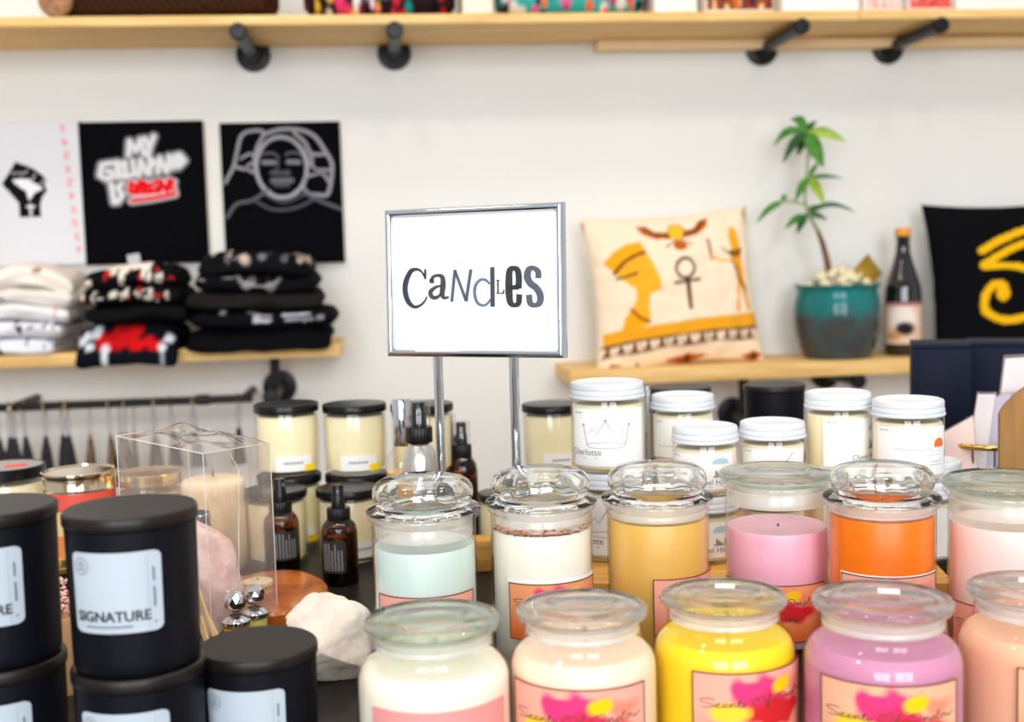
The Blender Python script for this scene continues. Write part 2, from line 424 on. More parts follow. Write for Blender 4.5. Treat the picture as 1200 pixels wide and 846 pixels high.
pc = Paint(150, 190, (7, 7, 12))
Z = lambda pts: uv([(x/4.453+260, y/4.453+130) for x, y in pts], 265, 142, 398, 311)
def ln(pts, wd=.03, c=(150, 150, 156), sm=5): pc.stroke(Z(pts), wd*.72, c, sm)
el = lambda cx, cy, rx, ry, a0=0, a1=360, n=24: [(cx+rx*math.cos(RAD(a0+(a1-a0)*k/n)), cy+ry*math.sin(RAD(a0+(a1-a0)*k/n))) for k in range(n+1)]
ln(el(320, 290, 125, 160), .045, (165, 165, 170)); ln(el(320, 285, 135, 150, 180, 360), .03)
ln([(40, 365), (85, 280), (105, 200), (130, 120), (180, 95), (240, 105), (205, 180), (190, 240)], .04)
ln([(100, 285), (150, 300), (190, 315)], .04); ln([(120, 240), (170, 215), (190, 250), (150, 280)], .03)
ln([(240, 115), (320, 90), (420, 95), (490, 130), (540, 210), (570, 280), (560, 380), (540, 440), (490, 440)], .045)
ln([(390, 110), (440, 160), (470, 220), (540, 225)], .04); ln([(470, 230), (480, 300), (560, 310)], .035); ln([(440, 340), (520, 330), (550, 370)], .035); ln([(440, 345), (425, 400), (450, 430), (500, 440)], .03)
ln([(40, 550), (90, 480), (170, 460), (250, 405)], .04, (95, 95, 102)); ln([(425, 425), (500, 470), (610, 520)], .04, (95, 95, 102))
ln([(190, 470), (260, 510), (330, 515), (400, 500), (470, 465)], .035, (80, 80, 90)); ln([(230, 430), (320, 475), (420, 440)], .03, (80, 80, 90))
for cx in (258, 380):
    ln(el(cx, 225, 36, 12, 180, 360), .022, (105, 105, 112)); pc.stroke(Z([(cx-26, 262), (cx+26, 264)]), .04, (130, 130, 135))
ln([(305, 230), (300, 290), (285, 315), (330, 325), (350, 310)], .02, (95, 95, 102))
pc.stroke(Z([(270, 320), (355, 322)]), .03, (85, 85, 92)); pc.stroke(Z([(275, 360), (365, 360)]), .05, (105, 105, 110)); pc.stroke(Z([(285, 385), (350, 385)]), .03, (80, 80, 86))
canvas(265, 142, 398, 311, pc, 'canvas_print', 'black canvas with pale line drawing of a woman with curled hair')

# ------------------------------------------------------------------ folded shirts
def shirt(x, y, z, wd, dp, th, pc, label, group, seed, rz=0, droop=0.0, sag=0.0, amp=1.0, sseed=0):
    rn = random.Random(seed); nx, ns = 56, 44; vs = []; uvs = []
    pf = []
    for k in range(ns):
        a = 2*math.pi*k/ns; c, s = math.cos(a), math.sin(a)
        yy = -math.copysign(abs(c)**.35, c)*dp/2; zz = math.copysign(abs(s)**.75, s)*th/2
        pf.append((yy, zz))
    for i in range(nx+1):
        u = i/nx; e = min(1, (1-abs(2*u-1)**14)+.0)**.5; e = max(e, .12)
        for k, (yy, zz) in enumerate(pf):
            X = (u-.5)*wd; Y = yy*(1-.03*(1-e)); Zz = zz*e
            p = Vector((X*9+seed*3.1, Y*9, Zz*30+seed)); q_ = Vector(((x+X)*8, (y+Y)*8, sseed))
            nz = mnoise.noise(q_)*.016*amp + mnoise.noise(p*2.7)*.0035
            Zz += nz - sag*(2*u-1)**2; Y += mnoise.noise(p*1.3+Vector((5, 1, 2)))*.016
            if yy < 0: Zz -= droop*(max(0, -yy/(dp/2)-.55)/.45)**1.5
            vs.append((X, Y, Zz+th/2))
            # print coordinate: around the front from top middle to bottom middle
            t = (k/ns+.25) % 1.0; uvs.append((u, 1-min(1, max(0, (t if t < .5 else 1-t)*2)) if yy < dp*.2 else 1))
    fs = [(i*ns+k, (i+1)*ns+k, (i+1)*ns+(k+1) % ns, i*ns+(k+1) % ns) for i in range(nx) for k in range(ns)]
    fs += [tuple(range(ns)), tuple(reversed([nx*ns+k for k in range(ns)]))]
    us = [q[0] for q in uvs]
    # v by height on the front face
    vv = [min(1, max(0, (p[2]/th))) for p in vs]
    c = pc.at(us, vv)
    o = O('folded_shirt', G().add(vs, fs), M_paint('printed_cotton', .9, .3, 900), None, 80, c, (x, y, z), rz)
    tag(o, label, 'shirt', group)
def blobs(bg, cols, n, seed, wmin=.02, wmax=.08, bands=None):
    pc = Paint(120, 40, bg); rn = random.Random(seed)
    for _ in range(n):
        x = rn.random(); y = rn.uniform(*(bands or (.2, .9))); c = rn.choice(cols); k = rn.random()
        if k < .4: pc.disc(x, y, rn.uniform(wmin, wmax)*.6, rn.uniform(.1, .25), c, .3); 
        elif k < .7:
            pc.disc(x, y, .022, .2, c, .3); pc.disc(x, y, .011, .1, bg, .3)
        else: pc.stroke([(x, y), (x+rn.uniform(.03, .1), y+rn.uniform(-.2, .2))], rn.uniform(.015, .03), c)
    return pc
def stack(px0, px1, d_off, rows, group, zb):
    for i, (l, r, top, bot, pc, lab, kw) in enumerate(rows):
        yf = YW-.25+d_off
        a = Py(l, (top+bot)/2, yf); b = Py(r, (top+bot)/2, yf); wd = b.x-a.x
        th = kw.pop('th'); dp = kw.pop('dp', .23)
        shirt((a.x+b.x)/2, yf+dp/2, zb, wd, dp, th, pc, lab, group, 11+i+int(px0)+int(px1), amp=min(1, .1+.35*i), sseed=px0*.37, **kw); zb += th*.95
W_ = (240, 236, 232); K_ = (18, 18, 22)
whites = [
    (-30, 62, 395, 412, blobs((232, 232, 240), [(30, 32, 50), (235, 238, 245)], 10, 1), 'white shirt with dark mark, lowest of the pale stack', dict(th=.036, sag=.004)),
    (-30, 72, 375, 395, blobs((232, 232, 240), [(25, 28, 45), (40, 42, 60), (245, 245, 250)], 16, 2, .05, .14), 'white shirt with black bars, second up in the pale stack', dict(th=.038)),
    (-30, 80, 355, 375, Paint(40, 20, (238, 236, 238)).stroke([(.85, .2), (.86, .9)], .03, (230, 150, 150)), 'white shirt with pink edge mark, third up in the pale stack', dict(th=.038)),
    (-28, 88, 340, 355, Paint(40, 20, (236, 228, 222)).stroke([(.2, .5), (.3, .4)], .05, (40, 40, 55)), 'cream white shirt, second from the top of the pale stack', dict(th=.038, rz=RAD(-4))),
    (-24, 78, 312, 340, Paint(40, 20, (248, 240, 230)).disc(.6, .8, .05, .15, (170, 140, 120), .4), 'puffy cream shirt on top of the pale stack', dict(th=.05, sag=.018, rz=RAD(5))),
]
stack(-30, 80, -.01, whites, 'pale folded shirts', zL)
mids = [
    (86, 207, 395, 428, None, 'black shirt with big red print hanging over the shelf edge', dict(th=.065, droop=.045, sag=.012)),
    (98, 218, 375, 392, Paint(40, 20, K_), 'plain black shirt above the red printed shirt', dict(th=.04)),
    (94, 212, 352, 372, blobs(K_, [(225, 215, 200), (200, 30, 35), (225, 215, 200)], 22, 5, bands=(.3, .9)), 'black shirt with white rings, below the topmost in the middle stack', dict(th=.042)),
    (98, 206, 330, 352, blobs(K_, [(235, 225, 210), (215, 40, 40), (235, 225, 210)], 26, 6, bands=(.2, .95)).rect(.08, .8, .75, 1, (240, 232, 220)), 'black shirt with white lettering band on top of the middle stack', dict(th=.05, sag=.012)),
]
pm = Paint(120, 40, (16, 18, 26))
for s_ in range(14):
    pm.disc(.25+.55*random.random(), .18+.55*random.random(), .08, .16, (205, 22, 26), .3)
for x_, y_ in ((.22, .8), (.12, .55), (.14, .2), (.06, .4), (.3, .12), (.92, .4), (.86, .15), (.2, .62)): pm.disc(x_, y_, .045, .14, (214, 220, 230), .3); 
mids[0] = mids[0][:4] + (pm,) + mids[0][5:]
stack(86, 218, -.045, mids, 'black and red printed shirts', zL+.0)
blacks = [
    (218, 388, 400, 418, Paint(40, 20, (14, 14, 18)), 'plain black shirt, lowest of the black stack', dict(th=.044, droop=.02)),
    (222, 394, 380, 400, blobs((16, 16, 20), [(205, 205, 210), (150, 150, 158)], 5, 8, .04, .1).rect(.44, .3, .56, .42, (190, 190, 198)).rect(.44, .55, .56, .66, (170, 170, 180)).rect(.66, .3, .84, .44, (205, 208, 216)).rect(.64, .6, .82, .72, (180, 184, 196)), 'black shirt with two white text blocks in the black stack', dict(th=.044)),
    (215, 378, 358, 378, Paint(40, 20, (34, 31, 31)), 'smooth charcoal shirt in the middle of the black stack', dict(th=.042, rz=RAD(2))),
    (228, 372, 338, 358, blobs((16, 17, 21), [(150, 148, 150), (120, 118, 122), (215, 200, 180)], 7, 9, .03, .08).stroke([(.35, .8), (.42, .35), (.55, .25), (.66, .4), (.7, .8)], .03, (150, 148, 150), 5), 'black shirt with grey curved line print in the black stack', dict(th=.042)),
    (232, 364, 314, 340, blobs((18, 18, 22), [(222, 205, 180), (200, 180, 160), (120, 120, 128)], 16, 10, .03, .09, (.5, 1)), 'rumpled black shirt with cream print on top of the black stack', dict(th=.05, sag=.015)),
]
stack(218, 388, -.04, blacks, 'black folded shirts', zL)
q = Py(160, 318, YW-.16)
o = O('size_marker', G().box((0, 0, .025), (.028, .002, .05)), M('clear_grey_card', (176, 176, 178), .4), None, 0, None, (q.x, q.y, q.z-.01)); o.rotation_euler = (RAD(-8), RAD(-8), 0)
tag(o, 'small grey size card standing up behind the middle shirt stack', 'card')

# ------------------------------------------------------------------ rail with tassels
ya = YW-.19; A = Py(-40, 479.5, ya); B = Py(296, 466.5, ya)
rl = T('hanging_rail', 'thin black pipe rail under the shirt shelf', 'rail', (0, 0, 0))
O('pipe', G().tube([A, B], .0095, 14), IRON, rl)
mq = Py(238, 468.5, ya)
O('coupling', G().tube([(mq.x-.014, ya, mq.z), (mq.x+.014, ya, mq.z)], .0125, 14), IRON, rl)
for xx in (B.x-.02, A.x+.1):
    O('wall_mount', G().tube([(xx, ya, A.z+(B.z-A.z)*(xx-A.x)/(B.x-A.x)), (xx, YW, A.z+(B.z-A.z)*(xx-A.x)/(B.x-A.x))], .0095, 12), IRON, rl)
RING = M('pale_gold_ring', (225, 205, 165), .25, .8); CORD = M('grey_cord', (120, 122, 130), .7)
TASD = M('dark_tassel', (34, 32, 34), .7, var=.5, vscale=60, stretch=(8, 8, 1)); TAST = M('tan_tassel', (150, 112, 66), .7, var=.4, vscale=60, stretch=(8, 8, 1))
def tassel(tan):
    r = T('tassel_charm', 'x', 'charm', (0, 0, 0), 0, 'tassel charms on the rail')
    g = G(); n = 20
    g.tube([(0, .0135*math.sin(2*math.pi*k/n), -.003+.0135*math.cos(2*math.pi*k/n)) for k in range(n+1)], .0016, 6, False)
    O('ring', g, RING, r)
    O('cord', G().tube([(-.001, 0, -.016), (-.005, 0, -.04), (-.001, 0, -.068)], .0011, 6).tube([(.001, 0, -.016), (.005, 0, -.04), (.001, 0, -.068)], .0011, 6), CORD, r)
    hd = O('knot', G().lathe([(0, -.082), (.005, -.081), (.0065, -.075), (.005, -.069), (0, -.066)], 14), TAST if tan else TASD, r)
    O('tassel', G().lathe([(0, -.15), (.0145, -.15), (.014, -.14), (.0095, -.10), (.006, -.08), (0, -.079)], 22, wob=lambda a, z: 1+.14*math.cos(11*a)), TASD, r)
    if tan: O('tan_strand', G().box((0, -.0135, -.118), (.008, .006, .062), .002), TAST, r)
    return r
prot = {k: tassel(k) for k in (False, True)}; usedp = set()
ords = ['first', 'second', 'third', 'fourth', 'fifth', 'sixth', 'seventh', 'eighth', 'ninth', 'tenth', 'eleventh', 'twelfth', 'thirteenth', 'fourteenth', 'fifteenth', 'sixteenth']
tx = [(-4, 0), (9, 0), (16, 0), (25, 0), (53, 0), (70, 0), (79, 0), (104, 1), (127, 1), (139, 1), (147, 1), (156, 1), (180, 0), (199, 0), (226, 0), (279, 0)]
for i, (px, k) in enumerate(tx):
    k = bool(k)
    o = prot[k] if k not in usedp else copy_tree(prot[k]); usedp.add(k)
    q = Py(px, 474, ya); zr = A.z+(B.z-A.z)*(q.x-A.x)/(B.x-A.x)
    o.location = (q.x, ya+(.006 if i % 2 else -.006), zr); o.scale = (.72, .72, 1) if k else (1, 1, 1); o.rotation_euler = (0, RAD(random.uniform(-3, 3)), random.uniform(-.4, .4))
    o['label'] = ('black and tan' if k else 'black') + ' tassel charm hanging %s along the rail' % ords[i]

# ------------------------------------------------------------------ cushions
def cushion(name, label, center, W, H, Tk, pc, rz, tilt, rollz, seam, nu=150, nv=150):
    r = T(name, label, 'cushion', center, 0)
    r.rotation_euler = (Matrix.Rotation(rz, 4, 'Z') @ Matrix.Rotation(tilt, 4, 'X') @ Matrix.Rotation(rollz, 4, 'Y')).to_euler()
    def surf(sign):
        def fn(u, v):
            a, b = 2*u-1, 2*v-1
            x = W/2*a*(1-.075*(1-b*b)**1.0*abs(a)); z = H/2*b*(1-.075*(1-a*a)*abs(b))
            t = Tk/2*(max(0, (1-a*a))*max(0, (1-b*b)))**.42
            t *= 1+.10*mnoise.noise(Vector((a*2.2, b*2.2, 3)))
            t += .004*mnoise.noise(Vector((a*6, b*6, 7)))*min(1, t*40)
            return (x, -t*sign, z)
        return fn
    g, c = painted(surf(1), pc, nu, nv); O('cover', g, M_paint('printed_linen', .85, .25, 700), r, 0 or 179, c)
    g2, c2 = painted(surf(-1), Paint(4, 4, seam), 40, 40); g2.f = [tuple(reversed(f)) for f in g2.f]
    O('back_cover', g2, M_paint('printed_linen', .85, .25, 700), r, 179, c2)
    return r
CREAM = (250, 228, 200); GO = (246, 170, 28); DB = (84, 48, 30); RU = (190, 98, 22)
pc = Paint(230, 230, CREAM)
# traced in zoom pixels (3.68x of region 660,220); cushion corners there: TL 70,112  TR 800,98  BR 850,755  BL 140,775
def ZC_(pts):
    out = []
    for x, y in pts:
        v = 1-(y-108)/(762-108); xl_ = 85+(145-85)*(1-v); xr_ = 800+(850-800)*(1-v); out.append(((x-xl_)/(xr_-xl_), v))
    return out
pc.poly(ZC_([(145, 595), (835, 560), (835, 625), (150, 655)]), (240, 168, 40)); pc.stroke(ZC_([(150, 650), (835, 622)]), .016, DB)
for k in range(12):
    x = 165+k*56; y = 655-k*2.2
    pc.poly(ZC_([(x, y), (x+12, y), (x+22, y+34), (x-12, y+34)]), (130, 78, 48)); pc.stroke(ZC_([(x-18, y+36), (x+28, y+36)]), .007, DB)
    pc.stroke(ZC_([(x+32, y+4), (x+34, y+30)]), .006, DB)
pc.stroke(ZC_([(150, 700), (840, 672)]), .006, DB)
for x, c in ((195, RU), (510, RU), (800, RU)):
    pc.poly(ZC_([(x-100 if x == 510 else x-60, 745), (x, 722), (x+90 if x == 510 else x+45, 735), (x, 768)]), c); pc.disc(*ZC_([(x, 742)])[0], .018, .018, DB)
pc.poly(ZC_([(295, 725), (320, 760), (350, 775), (300, 775)]), (30, 24, 22))
# head in tall headdress
pc.poly(ZC_([(148, 310), (200, 262), (260, 232), (318, 226), (330, 268), (360, 320), (385, 385), (398, 440), (345, 452), (340, 500), (350, 570), (300, 592), (225, 590), (235, 545), (262, 510), (285, 470), (280, 425), (215, 378), (185, 345)]), (250, 178, 48))
pc.poly(ZC_([(148, 310), (200, 262), (260, 232), (318, 226), (332, 270), (250, 300), (195, 352)]), GO)
pc.stroke(ZC_([(195, 355), (235, 315), (285, 288), (330, 275)]), .022, (120, 68, 28)); pc.stroke(ZC_([(205, 378), (250, 372), (290, 362)]), .018, (110, 60, 25))
pc.poly(ZC_([(262, 510), (345, 572), (300, 592), (225, 590), (235, 545)]), GO); pc.stroke(ZC_([(262, 508), (300, 545), (345, 570)]), .018, (150, 84, 26))
# winged scarab
pc.poly(ZC_([(302, 152), (345, 160), (380, 190), (440, 195), (440, 228), (380, 222), (325, 195)]), RU); pc.poly(ZC_([(615, 140), (570, 150), (545, 185), (495, 195), (495, 228), (560, 215), (605, 182)]), RU)
pc.stroke(ZC_([(335, 160), (380, 200), (440, 208)]), .016, DB); pc.stroke(ZC_([(590, 150), (555, 195), (500, 206)]), .016, DB)
pc.disc(*ZC_([(467, 195)])[0], .052, .062, DB); pc.disc(*ZC_([(467, 195)])[0], .045, .055, (250, 190, 40))
pc.poly(ZC_([(450, 235), (500, 235), (515, 270), (485, 285), (455, 270)]), RU); pc.stroke(ZC_([(420, 265), (445, 245)]), .01, DB); pc.stroke(ZC_([(535, 262), (510, 242)]), .01, DB)
# ankh
pc.stroke(ZC_(el(495, 360, 38, 42)), .02, DB); pc.stroke(ZC_([(452, 418), (552, 412)]), .02, DB); pc.stroke(ZC_([(503, 405), (515, 528)]), .022, DB)
# standing figure
pc.stroke(ZC_([(605, 240), (614, 330)]), .016, (130, 78, 40)); pc.stroke(ZC_([(612, 318), (660, 340), (715, 345)]), .015, GO)
pc.poly(ZC_([(705, 195), (735, 200), (752, 245), (765, 300), (720, 310), (705, 255)]), GO); pc.poly(ZC_([(700, 300), (770, 290), (760, 350), (715, 355)]), (140, 90, 30))
pc.poly(ZC_([(712, 330), (765, 330), (772, 400), (800, 555), (785, 555), (758, 450), (745, 480), (742, 560), (725, 560), (738, 400)]), (240, 160, 40)); pc.stroke(ZC_([(725, 360), (760, 440), (780, 470)]), .016, DB)
pc.stroke(ZC_([(668, 285), (700, 315)]), .012, (150, 90, 40))
pc.poly(ZC_([(800, 98), (770, 140), (790, 180), (812, 240)]), (190, 165, 130)); pc.poly(ZC_([(70, 112), (95, 130), (92, 190), (80, 170)]), (190, 120, 60))
yc = YW-.125; ctr = Py(788, 340, yc); dC = (ctr-CAM).dot(CF)
cushion('printed_cushion', 'cream cushion with gold headdress profile, ankh and winged scarab print', ctr, 203*dC/FPX, 186*dC/FPX, .13, pc, RAD(3), RAD(-9), RAD(-3.2), (235, 212, 185))
pc = Paint(170, 170, (14, 14, 18)); YE = (240, 184, 22)
Z = lambda pts: [((x-600)/(1100-600), (745-y)/(745-320)) for x, y in pts]
pc.stroke(Z([(735, 455), (800, 425), (880, 400), (960, 395), (1040, 420)]), .05, YE, 6); pc.stroke(Z([(735, 492), (800, 462), (860, 440), (930, 430), (1020, 450), (1070, 480)]), .045, YE, 6)
pc.stroke(Z([(735, 495), (820, 500), (900, 515), (1000, 510), (1070, 480)]), .045, YE, 6)
pc.disc(*Z([(925, 470)])[0], .05, .06, YE)
pc.stroke(Z([(785, 572), (790, 550), (760, 545), (732, 575), (735, 615), (790, 640), (860, 630), (920, 590), (960, 515)]), .05, YE, 6); pc.disc(*Z([(785, 568)])[0], .042, .05, YE)
pc.stroke(Z([(900, 515), (905, 600), (925, 660)]), .045, YE, 5)
ctr = Py(1186, 330, yc)
cushion('black_cushion', 'black cushion with yellow eye symbol', ctr, 200*dC*1.05/FPX, 188*dC*1.05/FPX, .13, pc, RAD(-2), RAD(-9), RAD(-1), (20, 20, 23), 120, 120)

# ------------------------------------------------------------------ potted plant, gold card, wine bottle
bp = Py(981, 423, YW-.14); k = (bp-CAM).dot(CF)/FPX     # metres per pixel at the pot
pot = T('potted_plant', 'leafy green plant in a teal and brown glazed pot', 'plant', (bp.x, bp.y, zR))
H = 86*k; Rm = 50*k
prof = [(0, 0), (.72, 0), (.76, .02), (.86, .15), (.95, .35), (.99, .52), (.99, .66), (.95, .80), (.90, .90), (.92, .95), (1.0, .985), (1.0, 1.0), (.93, 1.0), (.88, .95), (.86, .88), (0, .86)]
g = G().lathe([(r*Rm, z*H) for r, z in prof], 60)
cols = []
for x, y, z in g.v:
    a = math.atan2(y, x); n = mnoise.noise(Vector((math.cos(a)*2.2, math.sin(a)*2.2, z*20)))*.5 + mnoise.noise(Vector((x*60, y*60, z*60)))*.35
    e = (z/H-.55+n*.22)*6; e = min(1, max(0, e)); m2 = min(1, max(0, .5+n))
    te = np.array(lin((34, 130, 130)))*(1-m2*.35); br = np.array(lin((74, 62, 58)))*(1-m2)+np.array(lin((62, 84, 88)))*m2
    cols.append(te*e+br*(1-e))
O('pot', g, M_paint('glazed_ceramic', .16, .15, 60, .4), pot, 50, np.array(cols))
g = G(); rn = random.Random(5)
for i in range(46):
    a = rn.random()*6.28; rr = Rm*.74*math.sqrt(rn.random()); zz = H*.93+.040*(1-(rr/Rm/.74)**2)+rn.random()*.006
    pr = [(0, -.011), (.010, -.008), (.013, 0), (.010, .008), (0, .011)]
    g.lathe(pr, 8, (rr*math.cos(a), rr*math.sin(a), zz), wob=lambda q, z: 1+.2*math.sin(3*q+i))
mo = O('moss', g, M('cream_moss', (236, 222, 186), .9, var=.2, vscale=120, bump=.6, bscale=300), pot, 80); mo['kind'] = 'stuff'
PL = lambda px, py, dd=0: (Py(px, py, bp.y+dd)-Vector((bp.x, bp.y, zR)))
STEM = M('brown_stem', (112, 72, 48), .7, var=.3, vscale=60); STG = M('green_stem', (130, 150, 80), .6)
O('stem', G().tube([PL(972, 322), PL(969, 305), PL(964, 285), PL(958, 270)], [.0085, .0075, .0062, .005], 10), STEM, pot)
O('stem', G().tube([PL(958, 270), PL(950, 255), PL(943, 235), PL(945, 205), PL(948, 175), PL(946, 155)], [.0046, .004, .0034, .003, .0028, .0024], 8), STG, pot)
LEAF = M('leaf_green', (66, 128, 44), .4, var=.3, vscale=40, spec=.4); LEAFY = M('leaf_yellow_green', (150, 178, 52), .4, var=.25, vscale=40); LEAFD = M('leaf_dark_green', (36, 86, 46), .4, var=.3, vscale=40)
def leaf(p0, p1, wd, curl, mt):
    p0, p1 = Vector(p0), Vector(p1); d = p1-p0; L = d.length; d.normalize()
    view = (Vector((bp.x, bp.y, zR))-CAM).normalized(); s = d.cross(view).normalized(); n = s.cross(d)
    g = G(); vs = []; N = 9
    for i in range(N+1):
        t = i/N; w_ = wd*math.sin(math.pi*min(1, t**.8*.97+.02))**.8*(1-.25*t)
        c = p0+d*(L*t)+Vector((0, 0, curl*math.sin(math.pi*t)))+n*(curl*.6*math.sin(math.pi*t))
        for j, sd in enumerate((-1, -.5, 0, .5, 1)): vs.append(c+s*(sd*w_/2)-n*(abs(sd)*w_*.16))
    m = 5
    g.add(vs, [(i*m+j, i*m+j+1, (i+1)*m+j+1, (i+1)*m+j) for i in range(N) for j in range(4)])
    O('leaf', g, mt, pot, 60)
n1, n2, n3, n4 = (946, 155), (948, 208), (944, 252), (917, 236)
for nd, tip, wpx, cu, mt, dd in (
    (n1, (906, 172), 14, .03, LEAF, -.03), (n1, (917, 192), 15, .02, LEAFD, -.05), (n1, (926, 140), 16, .02, LEAF, .03), (n1, (992, 166), 17, .012, LEAFY, -.02),
    (n1, (965, 196), 24, .0, LEAF, -.06), (n1, (958, 142), 10, .01, LEAFD, .05), (n1, (934, 182), 14, .0, LEAFD, .04),
    (n2, (931, 238), 13, .01, LEAF, -.03), (n2, (966, 240), 16, .01, LEAFY, -.05), (n2, (988, 209), 7, .006, LEAF, .03), (n2, (960, 190), 8, .006, LEAF, .04),
    (n3, (1003, 249), 9, .03, LEAFD, -.03), (n3, (970, 258), 10, .008, LEAFD, -.02), (n3, (920, 268), 12, .008, LEAF, -.03), (n3, (934, 274), 13, .004, LEAFD, -.05), (n3, (962, 240), 10, .006, LEAF, .03),
    (n4, (886, 262), 11, .012, LEAF, -.03), (n4, (921, 228), 8, .004, LEAF, .02)):
    leaf(PL(*nd), PL(*tip, dd), wpx*k*.82, cu*.8, mt)
O('stem', G().tube([PL(943, 240), PL(930, 236), PL(917, 236)], .0022, 6), STG, pot)
q = Py(1017, 318, bp.y-.02)
o = O('gold_card', G().box((0, 0, 0), (30*k, .003, 30*k), .001), M('gold_foil', (176, 138, 40), .35, .55, var=.3, vscale=30), None, 30, None, q)
o.rotation_euler = (RAD(-15), RAD(52), RAD(8)); tag(o, 'small gold foil card tucked behind the rim of the teal pot', 'card')

bb = Py(1058, 419, YW-.14); k2 = (bb-CAM).dot(CF)/FPX
wb = T('wine_bottle', 'dark wine bottle with orange cap between the pot and black cushion', 'bottle', (bb.x, bb.y, zR), face_cam(bb))
R_ = 21*k2; Hb = 142*k2
WG = M('dark_bottle_glass', (16, 13, 14), .08, var=.1, coat=.6)
O('glass', G().lathe([(0, 0), (R_*.9, 0), (R_, .006), (R_, Hb*.46), (R_*.96, Hb*.55), (R_*.80, Hb*.64), (R_*.56, Hb*.75), (R_*.40, Hb*.84), (R_*.34, Hb*.94), (R_*.38, Hb*.95), (R_*.38, Hb*.98), (0, Hb*.98)], 40), WG, wb, 45)
O('cap', G().lathe([(0, 0), (R_*.42, 0), (R_*.44, .002), (R_*.44, .017), (R_*.38, .02), (0, .0205)], 24, (0, 0, Hb*.975)), M('orange_cap', (236, 160, 60), .5), wb)
pl = Paint(60, 60, (222, 190, 168)).disc(.5, .62, .32, .3, (235, 225, 215), .5).disc(.55, .38, .2, .16, (40, 36, 36), .5).disc(.3, .2, .18, .1, (200, 150, 90), .5).rect(0, .92, 1, 1, (170, 110, 110))
gl = curved_patch(R_+.0006, RAD(-75), RAD(75), Hb*.10, Hb*.44, 40, 30)
O('label', gl, M_paint('printed_label', .5), wb, 60, pl.at([(i % 41)/40 for i in range(41*31)], [(i//41)/30 for i in range(41*31)]))

# ------------------------------------------------------------------ things on the high shelf
def soft_bag(px0, px1, hgt, dp, pc, name, label, cat, extra=None):
    yb = YW-.262+dp/2; a = Py(px0, 12, yb-dp/2); b = Py(px1, 12, yb-dp/2); wd = b.x-a.x
    r = T(name, label, cat, ((a.x+b.x)/2, yb, zU+.0212))
    nu, nv = 90, 40; vs = []; us = []; vv = []
    for j in range(nv+1):
        v = j/nv; an = math.pi*2*v
        for i in range(nu+1):
            u = i/nu; e = min(1, (1-abs(2*u-1)**10))**.4
            c, s = math.cos(an), math.sin(an)
            y = -math.copysign(abs(c)**.6, c)*dp/2*max(e, .3); z = hgt/2+math.copysign(abs(s)**.6, s)*hgt/2*max(e, .5)
            q = mnoise.noise(Vector((u*7, y*20, z*20)))*.005
            vs.append(((u-.5)*wd, y+q, max(0, z))); us.append(u); vv.append((z/hgt))
    n = nu+1
    fs = [(j*n+i, (j+1)*n+i, (j+1)*n+i+1, j*n+i+1) for j in range(nv) for i in range(nu)]
    g = G().add(vs, [tuple(reversed(f)) for f in fs])
    O('body', g, M_paint('printed_pouch', .6, .2, 400), r, 80, pc.at(us, vv))
    return r, wd
pc = Paint(180, 40, (44, 26, 20))
for i in range(60):
    for j in range(8):
        if (i+j) % 2: pc.a[j*5:(j+1)*5, i*3:(i+1)*3] = lin((74, 44, 28))
r, wd = soft_bag(46, 322, .13, .2, pc, 'checked_bag', 'dark brown checked bag lying on the high shelf', 'bag')
O('rolled_end', G().lathe([(0, 0), (.03, 0), (.035, .004), (.035, .012), (.03, .016), (0, .016)], 24).xf(Matrix.Translation((-wd/2+.035, -.094, .034)) @ Matrix.Rotation(RAD(90), 4, 'X')), M('speckled_tan', (158, 110, 76), .7, var=.6, vscale=150), r)
O('zip', G().tube([(-wd/2+.05, -.05, .127), (0, -.05, .133), (wd/2-.05, -.05, .127)], .003, 8), M('brass', (190, 150, 70), .3, .9), r)
rn = random.Random(21)
def floral(seed, base, cols):
    rn = random.Random(seed); p = Paint(160, 50, base)
    for _ in range(70): p.disc(rn.random(), rn.random(), rn.uniform(.01, .04), rn.uniform(.06, .16), rn.choice(cols), .4)
    return p
r, wd = soft_bag(354, 536, .12, .18, floral(3, (40, 26, 30), [(230, 60, 110), (250, 230, 230), (30, 150, 150), (240, 190, 60), (20, 18, 24), (200, 40, 60), (120, 40, 60)]), 'floral_pouch', 'dark floral pouch with pink and white flowers on the high shelf', 'pouch')
O('zip', G().tube([(-wd/2+.03, -.05, .116), (0, -.05, .122), (wd/2-.03, -.05, .116)], .003, 8), M('brass', (190, 150, 70), .3, .9), r)
r, wd = soft_bag(586, 762, .12, .18, floral(4, (60, 170, 165), [(235, 90, 150), (250, 240, 235), (20, 40, 50), (240, 110, 50), (230, 230, 225), (180, 50, 110)]), 'floral_pouch', 'turquoise floral pouch with pink flowers on the high shelf', 'pouch')
O('zip', G().tube([(-wd/2+.03, -.05, .116), (0, -.05, .122), (wd/2-.03, -.05, .116)], .003, 8), M('brass', (190, 150, 70), .3, .9), r)
def shelf_box(px0, px1, rgb, label, panel=None, prgb=None, h=.14):
    yb = YW-.19; a = Py(px0, 8, yb-.07); b = Py(px1, 8, yb-.07); wd = b.x-a.x-.004
    r = T('gift_box', label, 'box', ((a.x+b.x)/2, yb, zU+.0232), 0, 'boxes on the high shelf')
    O('carton', G().box((0, 0, h/2), (wd, .14, h), .0015), M('card_%d_%d_%d' % rgb, rgb, .6, var=.02), r)
    O('lid', G().box((0, 0, h+.012), (wd+.002, .142, .024), .0015), M('card_%d_%d_%d' % rgb, rgb, .6, var=.02), r)
    if panel:
        gq, c = painted(lambda u, v: ((u-.5)*wd*panel, -.0712, .004+v*(h-.012)), prgb, 40, 40); O('printed_panel', gq, M_paint('printed_label', .5), r, 0, c)
shelf_box(541, 578, (246, 232, 215), 'narrow cream box between the two floral pouches')
